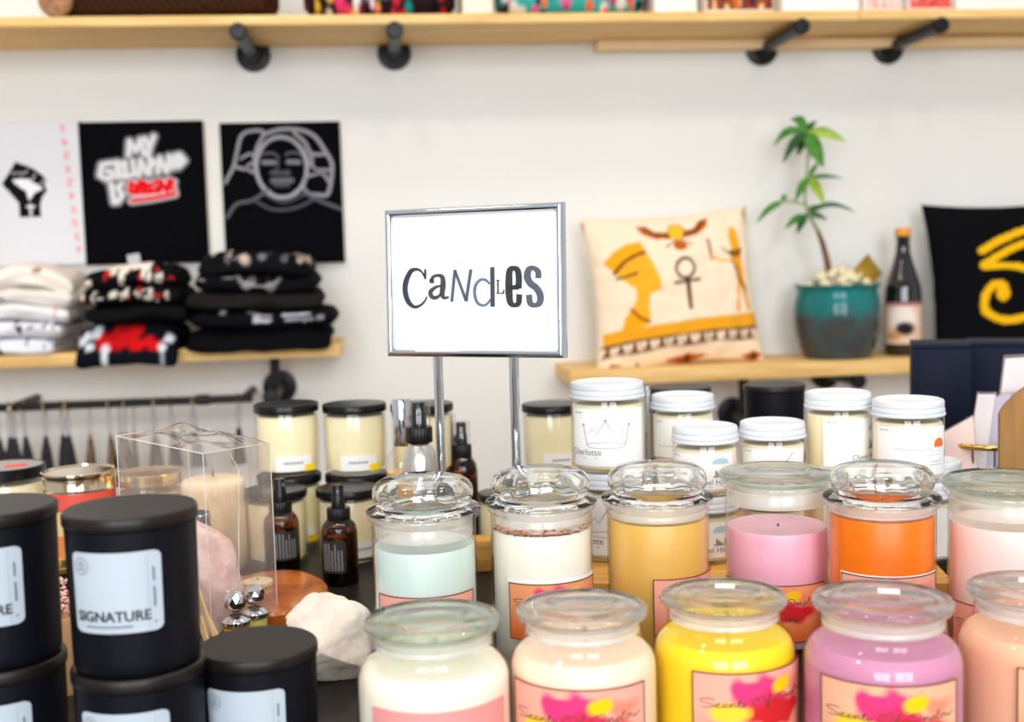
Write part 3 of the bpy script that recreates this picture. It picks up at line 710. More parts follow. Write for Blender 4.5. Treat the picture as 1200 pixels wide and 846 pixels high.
shelf_box(766, 818, (250, 244, 236), 'white box just beside the turquoise floral pouch')
shelf_box(826, 908, (245, 235, 225), 'box with amber printed front on the high shelf', .96, floral(8, (150, 70, 34), [(210, 110, 40), (240, 200, 150), (110, 40, 40), (60, 40, 60)]))
shelf_box(916, 1008, (250, 246, 240), 'wide white box between the amber and pink boxes')
shelf_box(1012, 1058, (248, 240, 235), 'white box with pale pink printed front', .9, floral(9, (240, 190, 180), [(245, 210, 205), (230, 140, 130), (250, 240, 235)]))
shelf_box(1064, 1116, (248, 240, 235), 'white box with coral red printed front', .95, floral(10, (226, 96, 84), [(240, 150, 140), (200, 60, 60), (246, 210, 200)]))
shelf_box(1120, 1215, (250, 246, 240), 'wide white box at the far end of the high shelf')

# ------------------------------------------------------------------ watercolour labels and script lettering
def watercolor(top, bottom):
    p = Paint(130, 80, top)
    p.a += (np.array(lin(bottom))-p.a)*(np.clip((.62-p.Y)/.55, 0, 1))[..., None]
    nz = np.array([[mnoise.noise(Vector((x*.06, y*.06, 1))) for x in range(130)] for y in range(80)])
    def blot(x, y, rx, ry, c, soft=.35, op=1):
        d = np.sqrt(((p.X-x)/rx)**2+((p.Y-y)/ry)**2)+nz*.55; p.blend(np.clip((1-d)/soft+.5, 0, 1)*op, c)
    blot(.45, .73, .20, .23, (228, 62, 120)); blot(.58, .62, .20, .16, (222, 52, 92)); blot(.62, .50, .24, .15, (206, 40, 46), .5)
    blot(.82, .76, .12, .10, (238, 120, 90), .6, .7); blot(.66, .79, .085, .09, (252, 196, 26)); blot(.26, .56, .12, .11, (248, 205, 60), .6)
    return p
WC = {'peach': watercolor((240, 180, 146), (232, 132, 78)), 'orange': watercolor((240, 158, 112), (226, 112, 50)), 'pink': watercolor((244, 170, 150), (236, 140, 110))}
SCRIPT = {  # single-stroke cursive letters: (strokes, advance)
 'S': ([[(1.25, .95), (.8, 1.08), (.1, .98), (.05, .72), (.6, .5), (1.3, .26), (1.0, .02), (.2, .0)]], 1.35),
 'O': ([[(.75, 1.0), (.15, .8), (.0, .35), (.3, 0), (.9, .1), (1.15, .5), (.95, .92), (.5, .95), (.35, .7), (.7, .55)]], 1.3),
 'c': ([[(.0, .05), (.45, .45), (.2, .5), (.08, .22), (.25, .0), (.6, .08)]], .58), 'e': ([[(.0, .1), (.4, .3), (.35, .5), (.15, .45), (.1, .12), (.3, .0), (.6, .08)]], .58),
 'n': ([[(.0, .1), (.15, .48), (.17, 0), (.35, .45), (.48, .42), (.48, .05), (.7, .08)]], .7), 't': ([[(.0, .1), (.22, .9), (.16, .1), (.3, .0), (.45, .08)], [(.0, .58), (.4, .62)]], .45),
 's': ([[(.0, .08), (.25, .5), (.36, .18), (.2, .0), (.05, .06), (.4, .08)]], .45), 'f': ([[(.0, .1), (.4, .9), (.3, 1.05), (.2, .8), (.12, -.4), (.25, -.45), (.25, .0), (.5, .1)]], .5),
 'l': ([[(.0, .08), (.32, .85), (.22, .98), (.15, .6), (.18, .02), (.42, .1)]], .42), 'o': ([[(.35, .45), (.12, .4), (.1, .08), (.35, .0), (.48, .3), (.32, .46), (.65, .4)]], .62),
 'w': ([[(.0, .45), (.1, .05), (.3, .1), (.36, .4), (.42, .05), (.62, .1), (.7, .45), (.95, .38)]], .95), ' ': ([], .45)}
def script_lines(s):
    x = 0; out = []
    for ch in s:
        st, adv = SCRIPT[ch]
        for q in st: out.append([(x+a+.12*b, b) for a, b in q])
        x += adv
    return out, x
def script_mesh(g, s, fn, x0, y0, width, wd, rise=0):
    ls, tot = script_lines(s); k = width/tot
    for q in ls:
        v, f = ribbon(smooth_pts([(x0+a*k, y0+b*k*.72+rise*a*k) for a, b in q], 5), wd); g.flat(v, f, fn)
def scent_label(parent, r, z0, z1, a0, a1, pc, second=None, border=BROWN, margin=None):
    nu, nv = 90, 46; ac = (a0+a1)/2
    if margin: O('label_backing', curved_patch(r+.0003, a0-.03, a1+.03, z0-.001, z1+margin, 30), PAPER, parent, 60)
    g = curved_patch(r+.0006, a0, a1, z0, z1, nu, nv); n = nu+1
    cols = pc.at([(i % n)/nu for i in range(n*(nv+1))], [(i//n)/nv for i in range(n*(nv+1))])
    lb = O('label', g, M_paint('printed_label', .45), parent, 60, cols)
    W = (a1-a0)*r; H = z1-z0; fn = wrap(r, ac, z0, .001)
    g = G(); b = .0009; e = 24
    for yy in (b/2, H-b/2): v, f = ribbon([(-W/2+W*i/e, yy) for i in range(e+1)], b); g.flat(v, f, fn)
    for xx in (-W/2+b/2, W/2-b/2): v, f = ribbon([(xx, 0), (xx, H/2), (xx, H)], b); g.flat(v, f, fn)
    O('border', g, border, lb, 0)
    g = G(); script_mesh(g, 'Scents Of Onslow', fn, -W*.45, H*.61, W*.9, .00052, .03)
    if second:
        t_ = text2(second, H*.2); sx = H*.2; g.flat(*shift(t_, W*.105, H*.36), fn)
    O('lettering', g, BROWN, lb, 0)

# ------------------------------------------------------------------ big glass jar candles
WAXR = .4
def wax(name, rgb, rgb2=None): return M('wax_'+name, rgb, .38, var=.03, vscale=12, sss=.55, sssr=.012, coat=.0, rgb2=rgb2)
def sc(prof, s): return [(r*s, z*s) for r, z in prof]
FRONT_BODY = [(0, .0005), (.044, .0005), (.0485, .003), (.0505, .008), (.0507, .04), (.0507, .080), (.0502, .085), (.0485, .0895), (.0455, .0935), (.0420, .0965), (.0402, .0995), (.0398, .103), (.0398, .110), (.0408, .1125), (.0428, .1140)]
def fat_lid(parent, s, zb, R, glass, sticker=None, sealh=.0095):
    """flat glass disc lid with a shallow dish and a stopper ring below"""
    k = R/.0446
    pr = [(0, .0062), (.016*k, .0060), (.0205*k, .0066), (.023*k, .0082), (.027*k, .0086), (.033*k, .0078), (.040*k, .0080), (.0432*k, .0072), (.0446*k, .0052), (.0446*k, .0034), (.0432*k, .0014), (.040*k, .0002), (.0345*k, 0), (.0338*k, -.010), (.0325*k, -.0105), (.0315*k, -.010), (.031*k, .001), (.024*k, .0015), (0, .0018)]
    pr = [(r*s, (z+zb)*s) for r, z in reversed(pr)]
    ld = O('lid', G().lathe(pr, 72), glass, parent, 50)
    O('seal_ring', G().lathe(sc([(.0342*k, zb-sealh), (.0385*k, zb-sealh), (.0388*k, zb-.007), (.0380*k, zb-.006), (.0388*k, zb-.004), (.0388*k, zb-.0012), (.0350*k, zb-.0012), (.0342*k, zb-.002)], s), 56, closed=True), SEAL, ld, 50)
    if sticker:
        gq = G(); x, y = sticker; w_ = .011*s
        gq.box((x*s, y*s, (zb+.0088)*s), (w_*1.25, w_*.9, .0004)); o = O('price_sticker', gq, PAPER, ld); return
def front_jar(cx, y, wpx, wx, label, glass, lab, a0, a1, kind, sticker=None, dd=0.0, sm=1.0):
    loc, s = solve(cx, y, wpx, .0507, .1185); s *= sm
    if dd: loc = loc*(1+dd/loc.length)
    r = T('jar_candle', label, 'candle', loc, face_cam(loc), 'shouldered glass jar candles in the front row')
    O('jar', G().lathe(sc(FRONT_BODY, s), 72), THIN, r, 50)
    wp = [(0, .003)] + [(q-.0016, z) for q, z in FRONT_BODY[3:9]] + [(.0432, .0925), (.0395, .0935), (0, .0930)]
    O('wax', G().lathe(sc(wp, s), 72), wx, r, 40)
    O('wick', G().tube([(.001, 0, .092*s), (.0015, 0, .098*s), (.004, 0, .101*s)], .0012, 8), WICK, r)
    fat_lid(r, s, .1145, .0446, glass, sticker)
    if kind:
        scent_label(r, .0508*s, .020*s, .0815*s, RAD(a0), RAD(a1), WC[kind])
    else:
        O('label', curved_patch(.0511*s, RAD(a0), RAD(a1), .020*s, .0765*s, 30), M('plain_pink_label', (232, 150, 146), .5, var=.02), r, 60)
    return r
front_jar(506, 727, 178, wax('cream', (252, 238, 220)), 'cream jar candle with greenish flat lid and plain pink label', GREENG, None, -50, 60, None, dd=-.007, sm=1.012)
front_jar(682, 716, 175, wax('peach_cream', (253, 222, 196)), 'peach cream jar candle with watercolour label, beside the yellow one', GLASS, None, -63, 50, 'pink', dd=.002)
front_jar(848, 706, 178, wax('yellow', (246, 208, 8), (250, 216, 16)), 'bright yellow jar candle with sticker on its clear lid', GLASS, None, -25, 85, 'pink', (.001, .014), dd=.024, sm=.968)
front_jar(1034, 706, 186, wax('mauve', (204, 136, 170)), 'mauve purple shouldered jar candle with sticker on its lid', GLASS, None, -46, 58, 'peach', (.004, .010), dd=.004, sm=.992)
front_jar(1214, 701, 187, wax('apricot', (240, 182, 148)), 'apricot shouldered jar candle beside the mauve one', GLASS, None, -12, 95, 'peach', (-.004, .010), dd=.03, sm=.97)

TALL_BODY = [(0, .0006), (.040, .0006), (.0432, .003), (.044, .007), (.044, .08), (.044, .133), (.0448, .1355), (.0472, .137), (.0478, .1385), (.0472, .1398), (.0445, .1402)]
BUBBLE_O = [(.0345, .127), (.0345, .1402), (.0472, .1406), (.0484, .1422), (.0474, .1442), (.0425, .1458), (.0402, .1474), (.0408, .1500), (.0424, .1535), (.0428, .1575), (.0420, .1615), (.0395, .1652), (.0345, .1682), (.026, .1700), (.014, .1708), (0, .1710)]
BUBBLE_I = [(0, .1676), (.013, .1673), (.025, .1664), (.0325, .1646), (.0368, .1618), (.0386, .1582), (.0386, .1545), (.0370, .1508), (.0348, .1478), (.0328, .1445), (.0318, .1400), (.0316, .127)]
def bubble_glass(s, seed):
    g = G(); no = len(BUBBLE_O)
    g.lathe(sc(BUBBLE_O, s), 96)
    def wob(a, z):
        if z < .143*s: return 1
        return .965+(.005*math.sin(5*a+seed)*math.sin(z/s*340)+.004*math.sin(13*a+seed*2+z/s*160))*min(1, (z/s-.143)/.008)
    g.lathe(sc(BUBBLE_I, s), 96, wob=wob)
    k = 96; n1 = (no-1)*k+1; n2 = len(g.v)-k   # close the foot of the stopper
    g.f += [(n2+j, n2+(j+1) % k, (j+1) % k, j) for j in range(k)]
    return g
def tall_jar(cx, y, wpx, wx, wz, label, lab, bubble=True, dd=0.0, s=None, petals=False, margin=None, second=None, glass=GLASS, zoff=0.0):
    loc, s0 = solve(cx, y, wpx, .044, .1425); s = s or s0
    if dd: loc = loc*(1+dd/loc.length)
    r = T('jar_candle', label, 'candle', loc, face_cam(loc), 'tall glass jar candles in the second row')
    O('jar', G().lathe(sc(TALL_BODY, s), 72), THIN, r, 50)
    w_ = O('wax', G().lathe(sc([(0, .004), (.0405, .004), (.0422, .007), (.0424, wz-.003), (.0416, wz-.0008), (.038, wz-.0014), (0, wz-.0022)], s), 64), wx, r, 40)
    O('wick', G().tube([(.001, 0, (wz-.003)*s), (.001, .0005, (wz-.001)*s), (.0015, 0, (wz-.0004)*s)], .0010, 8), WICK, r)
    if bubble:
        ld = O('lid', bubble_glass(s, cx), BUBG, r, 50)
        gq = G(); n = len(BUBBLE_O+BUBBLE_I)
        O('seal_ring', G().lathe(sc([(.0348, max(.1205, wz+.0012)), (.0412, max(.1205, wz+.0012)), (.0416, .1305), (.0408, .1318), (.0416, .1335), (.0418, .1385), (.0385, .1398), (.0348, .1398)], s), 56, closed=True), SEAL, ld, 50)
    else:
        fat_lid(r, s, .1408, .0492, glass, None, .019)
    if lab: scent_label(r, .0443*s, (.036+zoff)*s, (.0845+zoff)*s, RAD(lab[0]), RAD(lab[1]), WC[lab[2]], second, margin=margin)
    if petals:
        rn = random.Random(4); gq = G()
        for i in range(190):
            a = rn.random()*6.28; a = -1.57+rn.gauss(0, .75); q = .0415*s*math.sqrt(rn.uniform(.8, 1)); c = Vector((q*math.cos(a), q*math.sin(a), (wz+rn.uniform(-.001, .0048))*s))
            gq.lathe([(0, -.0008), (.0016+.001*rn.random(), 0), (0, .0008)], 6, c)
        pe = O('dried_petals', gq, M('dried_petals', (168, 62, 58), .8, var=.5, vscale=250, rgb2=(224, 150, 90)), w_, 0); pe['kind'] = 'stuff'
    return r
tall_jar(496, 596, 122, wax('pale_aqua', (212, 228, 221)), .114, 'pale aqua tall jar candle with domed bubble lid', (-60, 60, 'pink'), zoff=-.006)
tall_jar(634, 586, 119, wax('cream_white', (248, 240, 226)), .1205, 'cream tall jar candle topped with dried red petals', (-40, 72, 'orange'), petals=True, margin=.0035, zoff=-.004)
tall_jar(770, 579, 120, wax('mustard', (230, 182, 92)), .125, 'mustard gold tall jar candle with domed bubble lid', (-6, 100, 'pink'), s=1.0, zoff=-.004)
tall_jar(910, 567, 124, wax('lilac_pink', (242, 180, 200)), .102, 'lilac pink tall jar candle with flat greenish lid', (-70, 58, 'orange'), bubble=False, dd=.032, s=1.045, second='ive', glass=GREENG, zoff=-.0245)
tall_jar(1033, 573, 122, wax('orange', (255, 124, 0), (255, 132, 4)), .129, 'bright orange tall jar candle with domed bubble lid', (-45, 70, 'pink'), dd=-.02, s=1.0, margin=.001)
tall_jar(1181, 569, 133, wax('blush', (248, 216, 210)), .116, 'blush pink tall jar candle with flat greenish lid', (-60, 60, 'pink'), bubble=False, glass=GREENG, zoff=-.028)

# ------------------------------------------------------------------ white lidded soy candles on the wooden riser
rz_ = .038
RW = M('riser_wood', (196, 138, 52), .5, var=.2, vscale=6, stretch=(1.5, 16, 16), rgb2=(222, 168, 80))
a = Pz(688, 683, rz_); b = Pz(1120, 683, rz_); Wr = math.hypot(b.x-a.x, b.y-a.y); ra = math.atan2(b.y-a.y, b.x-a.x)
ris = T('wooden_riser', 'low honey coloured wooden riser under the white lidded candles', 'riser', ((a.x+b.x)/2-math.sin(ra)*.16, (a.y+b.y)/2+math.cos(ra)*.16, 0), ra)
O('top_board', G().box((0, 0, rz_-.006), (Wr, .32, .012), .0015), RW, ris)
O('front_board', G().box((0, -.151, .0135), (Wr-.006, .012, .025), .001), RW, ris)
O('back_board', G().box((0, .151, .0135), (Wr-.006, .012, .025), .001), RW, ris)
for sx in (-1, 1): O('end_board', G().box((sx*(Wr/2-.009), 0, .0135), (.012, .288, .025), .001), RW, ris)

SOY = wax('soy', (250, 234, 196)); JW = M_thin('white_candle_glass', (255, 255, 255), .05, .6, 4, .04)
def ink(parent, fn, items):
    """items: list of (material, [flat meshes], name)"""
    for mt, vf, nm in items:
        g = G()
        for v, f in vf: g.flat(v, f, fn)
        O(nm, g, mt, parent, 0)
def soy_jar(loc, s, h, design, label, grp, a0=-62, a1=66, rz=0, R=.0365):
    r = T('soy_candle', label, 'candle', loc, face_cam(loc, rz), grp)
    lr = R
    O('jar', G().lathe(sc([(0, .0005), (R-.004, .0005), (R-.0008, .003), (R-.0003, .006), (R-.0003, h-.019), (R-.0015, h-.016), (R-.004, h-.0145)], s), 56), JW, r, 50)
    O('wax', G().lathe(sc([(0, .003), (R-.005, .003), (R-.0022, .005), (R-.002, h-.024), (R-.004, h-.022), (0, h-.022)], s), 48), SOY, r)
    ld = O('lid', G().lathe(sc([(0, h-.003), (R-.006, h-.003), (R-.005, h-.0015), (R-.003, h-.0003), (R-.0012, h-.001), (R-.0004, h-.003), (R-.0004, h-.0065), (R-.001, h-.0073), (R-.0004, h-.008), (R+.0001, h-.010), (R+.0001, h-.012), (R-.0008, h-.0128), (R+.0006, h-.0136), (R+.0010, h-.0150), (R+.0004, h-.0165), (R-.002, h-.0168)], s), 64), WHITELID, r, 30)
    z0 = .008; z1 = h-.025
    lb = O('label', curved_patch((R+.0001)*s, RAD(a0), RAD(a1), z0*s, z1*s, 32), PAPER, r, 60)
    fn0 = wrap(R*s, 0, z0*s, .0006)
    H = (z1-z0)*s; q = R*s; xa = RAD(a0)*q; xb = RAD(a1)*q
    B = lambda pts, wd=.0005, sm=0: ribbon(smooth_pts(pts, sm) if sm else pts, wd)
    mark = [disc2(xa+.006, H*.93, .0011), B([(xa+.0085, H*.93), (xa+.014, H*.93)], .0009)]
    L = lambda x, y, w_, wd=.0005: B([(x, y), (x+w_/2, y), (x+w_, y)], wd)
    if design == 'crown':
        X = lambda x: q*math.asin(max(-1, min(1, (x-360)/312))); Y = lambda y: (745-y)/520*H
        C = lambda pts: [(X(x), Y(y)) for x, y in pts]
        ink(lb, fn0, [(INKR, [B(C([(165, 375), (178, 470), (193, 555)]), .0008), B(C([(530, 372), (515, 470), (496, 555)]), .0008), B(C([(342, 335), (310, 385)]), .0008), B(C([(342, 335), (375, 385)]), .0008)], 'drawing'),
                      (INKL, [B(C([(205, 445), (235, 398), (272, 448), (310, 385)]), .0008), B(C([(375, 385), (412, 440), (455, 395), (492, 450)]), .0008), B(C([(193, 555), (220, 535), (340, 525), (460, 535), (496, 555), (460, 575), (340, 580), (220, 572), (193, 555)]), .0006, 4)], 'drawing'),
                      (INKD, [disc2(X(x), Y(y), .0011) for x, y in ((165, 368), (342, 326), (530, 367))], 'drawing'),
                      (INKG, [shift(text2('Charlotte', .0092*s), X(80), Y(643))], 'lettering'),
                      (INKL, mark + [L(X(80), Y(672), .032)], 'lettering')])
    elif design == 'city':
        cx_ = xb-.016
        dome = ribbon([(cx_+.0085*math.cos(t_), H*.72+.003*math.sin(t_)) for t_ in np.linspace(math.pi, 0, 18)], [.006*math.sin(t_)+1e-5 for t_ in np.linspace(math.pi, 0, 18)])
        sky = [fill([(cx_-.008+.0022*i, H*.34), (cx_-.0062+.0022*i, H*.34), (cx_-.0062+.0022*i, H*(.38+.05*((i*7) % 4))), (cx_-.008+.0022*i, H*(.38+.05*((i*7) % 4)))]) for i in range(8)]
        ink(lb, fn0, [(INKB, [dome], 'drawing'), (INKG, sky + [shift(text2('Chapel Hill', .0078*s), cx_-.030, H*.14)], 'drawing'), (INKL, mark + [L(cx_-.028, H*.07, .034)], 'lettering')])
    elif design == 'cat':
        pts = [(-.022, H*.46), (-.018, H*.56), (-.012, H*.54), (-.006, H*.62), (.006, H*.64), (.013, H*.66), (.018, H*.78), (.021, H*.92)]
        ink(lb, fn0, [(INK, [B(pts, .0005, 5), B([(.013, H*.66), (.017, H*.56), (.016, H*.46)], .0005, 5), B([(-.022, H*.46), (-.015, H*.44), (-.010, H*.48), (-.004, H*.45)], .0004, 5), B([(-.020, H*.52), (-.017, H*.60), (-.014, H*.55)], .0004)], 'drawing'), (INKL, mark + [L(xa+.006, H*.2, .03)], 'lettering')])
    elif design == 'sun':
        cx_ = xb-.012
        ink(lb, fn0, [(INKO, [ribbon([(cx_+.0056*math.cos(t_), H*.56+.0049*math.sin(t_)) for t_ in np.linspace(math.pi, 0, 18)], [.0098*math.sin(t_)+1e-5 for t_ in np.linspace(math.pi, 0, 18)])], 'drawing'),
                      (INKG, [B([(cx_, H*.56+.0115), (cx_, H*.56+.016)], .0003), B([(xa+.02, H*.56), (xa+.03, H*.54), (xb-.02, H*.54)], .0004, 4), L(cx_-.012, H*.50, .018, .0003), L(cx_-.014, H*.42, .016, .0003)] + [L(cx_-.012, H*(.28-.07*i), .016, .0004) for i in range(2)], 'drawing'), (INKL, mark, 'lettering')])
    elif design == 'hat':
        ink(lb, fn0, [(INK, [disc2(xb-.009, H*.36, .0035, ry=.0014), disc2(xb-.009, H*.40, .0016)], 'drawing'), (INKG, [L(xb-.014, H*(.16-.04*i), .012, .0004) for i in range(3)], 'lettering')])
    else: ink(lb, fn0, [(INKL, mark + [B([(xa+.004, H*.3), (xa+.004, H*.9)], .0004), L(xa+.008, H*.3, .02)], 'lettering')])
    return r
g_soy = 'white lidded soy candles on the riser'
def soy_stack(cx, y, wpx, R, h, designs, labels, n=2, s=1.0, dxl=0, **kw):
    k = ray(cx, y).z; d = 2*R*s*FPX/wpx; p = P(cx, y, d); H_ = h*s
    for i in range(n):
        z = rz_+i*H_*1.0
        if i == 0 and dxl: loc = Vector((p.x+dxl, p.y-.006, z))
        else: loc = Vector((p.x, p.y, z))
        soy_jar(loc, s, h, designs[i], labels[i], g_soy, R=R, **kw)
    print('soy', cx, 'top err', round(p.z-(rz_+n*H_), 4), 'y', round(p.y, 3))
soy_stack(711, 449, 87, .0385, .0915, ['crown', 'crown'], ['crown label candle at the bottom of its stack, lettering partly hidden', 'tall white lidded candle with crown drawing on top of its stack'])
soy_stack(800, 469, 74, .036, .0765, ['plain', 'plain'], ['pale candle hidden under the plain label one', 'white lidded candle with plain label standing behind the blue dome one'])
soy_stack(826, 503, 77, .0335, .0690, ['city', 'city'], ['small candle with place name lettering between mustard and lilac jars', 'white lidded candle with pale blue dome drawing'], rz=RAD(-12))
soy_stack(905, 503, 76, .0335, .0690, ['plain', 'cat'], ['pale candle hidden behind the lilac pink jar', 'white lidded candle with lounging cat line drawing'])
soy_stack(982, 464, 76, .0338, .0825, ['plain', 'city'], ['white lidded candle under the skyline one, behind the orange jar', 'white lidded candle with blue dome and dark skyline, label turned aside'], rz=RAD(36))
soy_stack(1064, 471, 82, .0352, .0805, ['hat', 'sun'], ['white lidded candle with small dark hat drawing beside the blush jar', 'white lidded candle with orange half sun drawing'], dxl=.011, rz=RAD(8))
soy_jar(Vector((P(1088, 545, 1.328).x, P(1088, 545, 1.328).y, rz_)), 1, .077, 'plain', 'white lidded candle peeking out behind the orange sun candle', g_soy, R=.035)

# ------------------------------------------------------------------ matte black candles
def black_jar(loc, s, rz, label, grp, lettered=True, h=.102):
    r = T('black_candle', label, 'candle', loc, rz, grp)
    hb = h-.0095
    rr = lambda z: (.0398+.0014*min(1, z/(hb*s)))*s
    O('jar', G().lathe(sc([(0, 0), (.036, 0), (.0385, .0012), (.0398, .004), (.0400, .010), (.0412, hb), (.040, hb+.001), (0, hb+.001)], s), 64), MATTEB, r, 40)
    O('lid', G().lathe(sc([(0, hb+.0006), (.0405, hb+.0006), (.0422, hb+.0012), (.0425, hb+.0022), (.0425, h-.0022), (.0419, h-.0008), (.0408, h), (.02, h+.0001), (0, h+.0001)], s), 72), LIDB, r, 30)
    if not lettered: return r
    a0, a1, z0, z1 = RAD(-60), RAD(24), .030*s, .081*s
    lb = O('label', curved_patch(0, a0, a1, z0, z1, 30, 44, lambda z: rr(z)+.0002, .0045*s), PAPERB, r, 60)
    q = .0408*s; W = (a1-a0)*q; H = z1-z0; fn = wrap(q, (a0+a1)/2, z0, .0007)
    t_ = text2('SIGNATURE', .0112*s, 0, .018); k = (W*.80)/width2(t_)
    t_ = ([(x*k, y*min(k, 1.1)) for x, y in t_[0]], t_[1])
    g = G(); g.flat(*shift(t_, -W*.435, H*.155), fn)
    g2 = G(); g2.flat(*ribbon([(-W*.32+W*.5*i/8, H*.085+.0002*(i % 2)) for i in range(9)], .0011*s), fn)
    lx, ly, lr = -W*.355, H*.83, .0052*s
    g2.flat(*ribbon([(lx+lr*math.cos(RAD(15*i)), ly+lr*math.sin(RAD(15*i))) for i in range(25)], .0005*s), fn)
    for i, wv in enumerate((.6, 1.1, .9, 1.2)): g2.flat(*ribbon([(lx-lr*.5*wv, ly+lr*(.5-.33*i)), (lx, ly+lr*(.56-.33*i)), (lx+lr*.5*wv, ly+lr*(.5-.33*i))], .0007*s), fn)
    for i in range(22): g2.flat(*ribbon([(W*.35, H*(.04+.042*i)), (W*.35, H*(.06+.042*i))], .0003*s), fn)
    for a_, b_ in ((.62, .80), (.30, .55), (.10, .13)): g2.flat(*ribbon([(W*.41, H*a_), (W*.412, H*(a_+b_)/2), (W*.41, H*b_)], .0013*s), fn)
    O('lettering', g, INK, lb, 0); O('small_print', g2, M('slate_ink', (112, 120, 132), .6), lb, 0)['kind'] = 'stuff'
    return r
gb = 'matte black signature candles'
def black_at(cx, y, wpx, n, labels, dd=0.0, sm=1.0):
    loc, s = solve(cx, y, wpx, .0425, .102*n); loc = loc*(1+dd); s *= sm
    for i in range(n): black_jar(loc+Vector((0, 0, .1022*s*i)), s, face_cam(loc), labels[i], gb)
black_at(152, 590, 152, 2, ['matte black candle carrying another, beside the single black one', 'matte black candle with full square pale label, on top of its stack'], -.012)
black_at(-12, 592, 150, 2, ['matte black candle at the bottom of the stack cut by the picture edge', 'matte black candle on top of the stack cut by the picture edge'])
black_at(302, 757, 145, 1, ['single matte black candle with uncovered lid beside the white rock'], .018, .975)
for cx, y, wv, nm in ((796, 453, 77, 'beside the thin chrome post'), (907, 450, 75, 'behind the lounging cat candle')):
    loc, s = solve(cx, y, wv, .0445, .19)
    for i in range(2): black_jar(loc+Vector((0, 0, .0951*s*i)), s, face_cam(loc), ('lower' if i == 0 else 'upper')+' plain black candle under the cushion shelf, '+nm, 'plain black candles under the cushion shelf', False, h=.095)

# ------------------------------------------------------------------ cream candles with black lids
CW = M('wax_ivory', (255, 245, 212), .4, var=.03, vscale=12, sss=.15, sssr=.006); JAR2 = M_thin('candle_tumbler_glass', (255, 253, 248), .05, .7, 4, .04)
def cream_candle(loc, s, label, grp, rz, sticker=True, lid=True, lab=True, rs=1.0):
    r = T('ivory_candle', label, 'candle', loc, rz, grp); R = .037*rs; h = .089
    O('jar', G().lathe(sc([(0, .0006), (R-.006, .0006), (R-.002, .002), (R, .006), (R, h-.012), (R-.0008, h-.010)], s), 56), JAR2, r, 50)
    O('wax', G().lathe(sc([(0, .006), (R-.007, .006), (R-.003, .008), (R-.0022, h-.016), (R-.004, h-.0145), (0, h-.0145)], s), 48), CW, r)
    if lid:
        O('lid', G().lathe(sc([(0, h-.0105), (R+.0002, h-.0105), (R+.0012, h-.010), (R+.0014, h-.0085), (R+.0014, h-.0016), (R+.0006, h-.0004), (R-.002, h), (0, h)], s), 64), BLACKP, r, 40)
    if lab:
        fn = wrap(R*s, RAD(4), .008*s, .0007)
        lb = O('label', curved_patch((R+.0003)*s, RAD(-30), RAD(40), .008*s, .027*s, 20), PAPER, r, 60)
        g = G()
        for i in range(9): g.flat(*ribbon([(-.012*s+i*.0027*s, .0105*s), (-.0105*s+i*.0027*s, .0108*s)], .003*s), fn)
        O('lettering', g, INKG, lb, 0)
        if sticker: O('price_sticker', curved_patch((R+.0006)*s, RAD(24), RAD(48), .007*s, .0155*s, 10), YELS, lb, 60)
    return r
gc = 'ivory candles with black lids'
def cream_stack(cx, y, wv, n, labels, rz=0):
    d = 1.492 if n == 2 else 1.412; p = P(cx, y, d); s = p.z/(.0891*n); loc = Vector((p.x, p.y, 0))
    for i in range(n): cream_candle(loc+Vector((0, 0, .0892*s*i)), s, labels[i], gc, face_cam(loc, rz), rs=1.055 if n == 2 else 1.0)
cream_stack(335, 472, 76, 2, ['lower ivory candle in the back stack next to the plastic box', 'upper ivory candle in the back stack next to the plastic box'], RAD(6))
cream_stack(415, 472, 76, 2, ['lower ivory candle of the middle back stack', 'upper ivory candle of the middle back stack'], RAD(0))
cream_stack(494, 472, 76, 2, ['lower ivory candle behind the silver spray bottle', 'upper ivory candle behind the silver spray bottle'])
cream_stack(647, 472, 76, 2, ['lower ivory candle behind the sign posts', 'upper ivory candle between sign post and tall crown candle'], RAD(12))
cream_stack(322, 572, 75, 1, ['front ivory candle behind the partly covered amber bottle'])
cream_stack(407, 570, 76, 1, ['front ivory candle behind the fully visible amber bottle'], RAD(22))
cream_stack(592, 576, 74, 1, ['single ivory candle between the aqua and petal topped jars'])

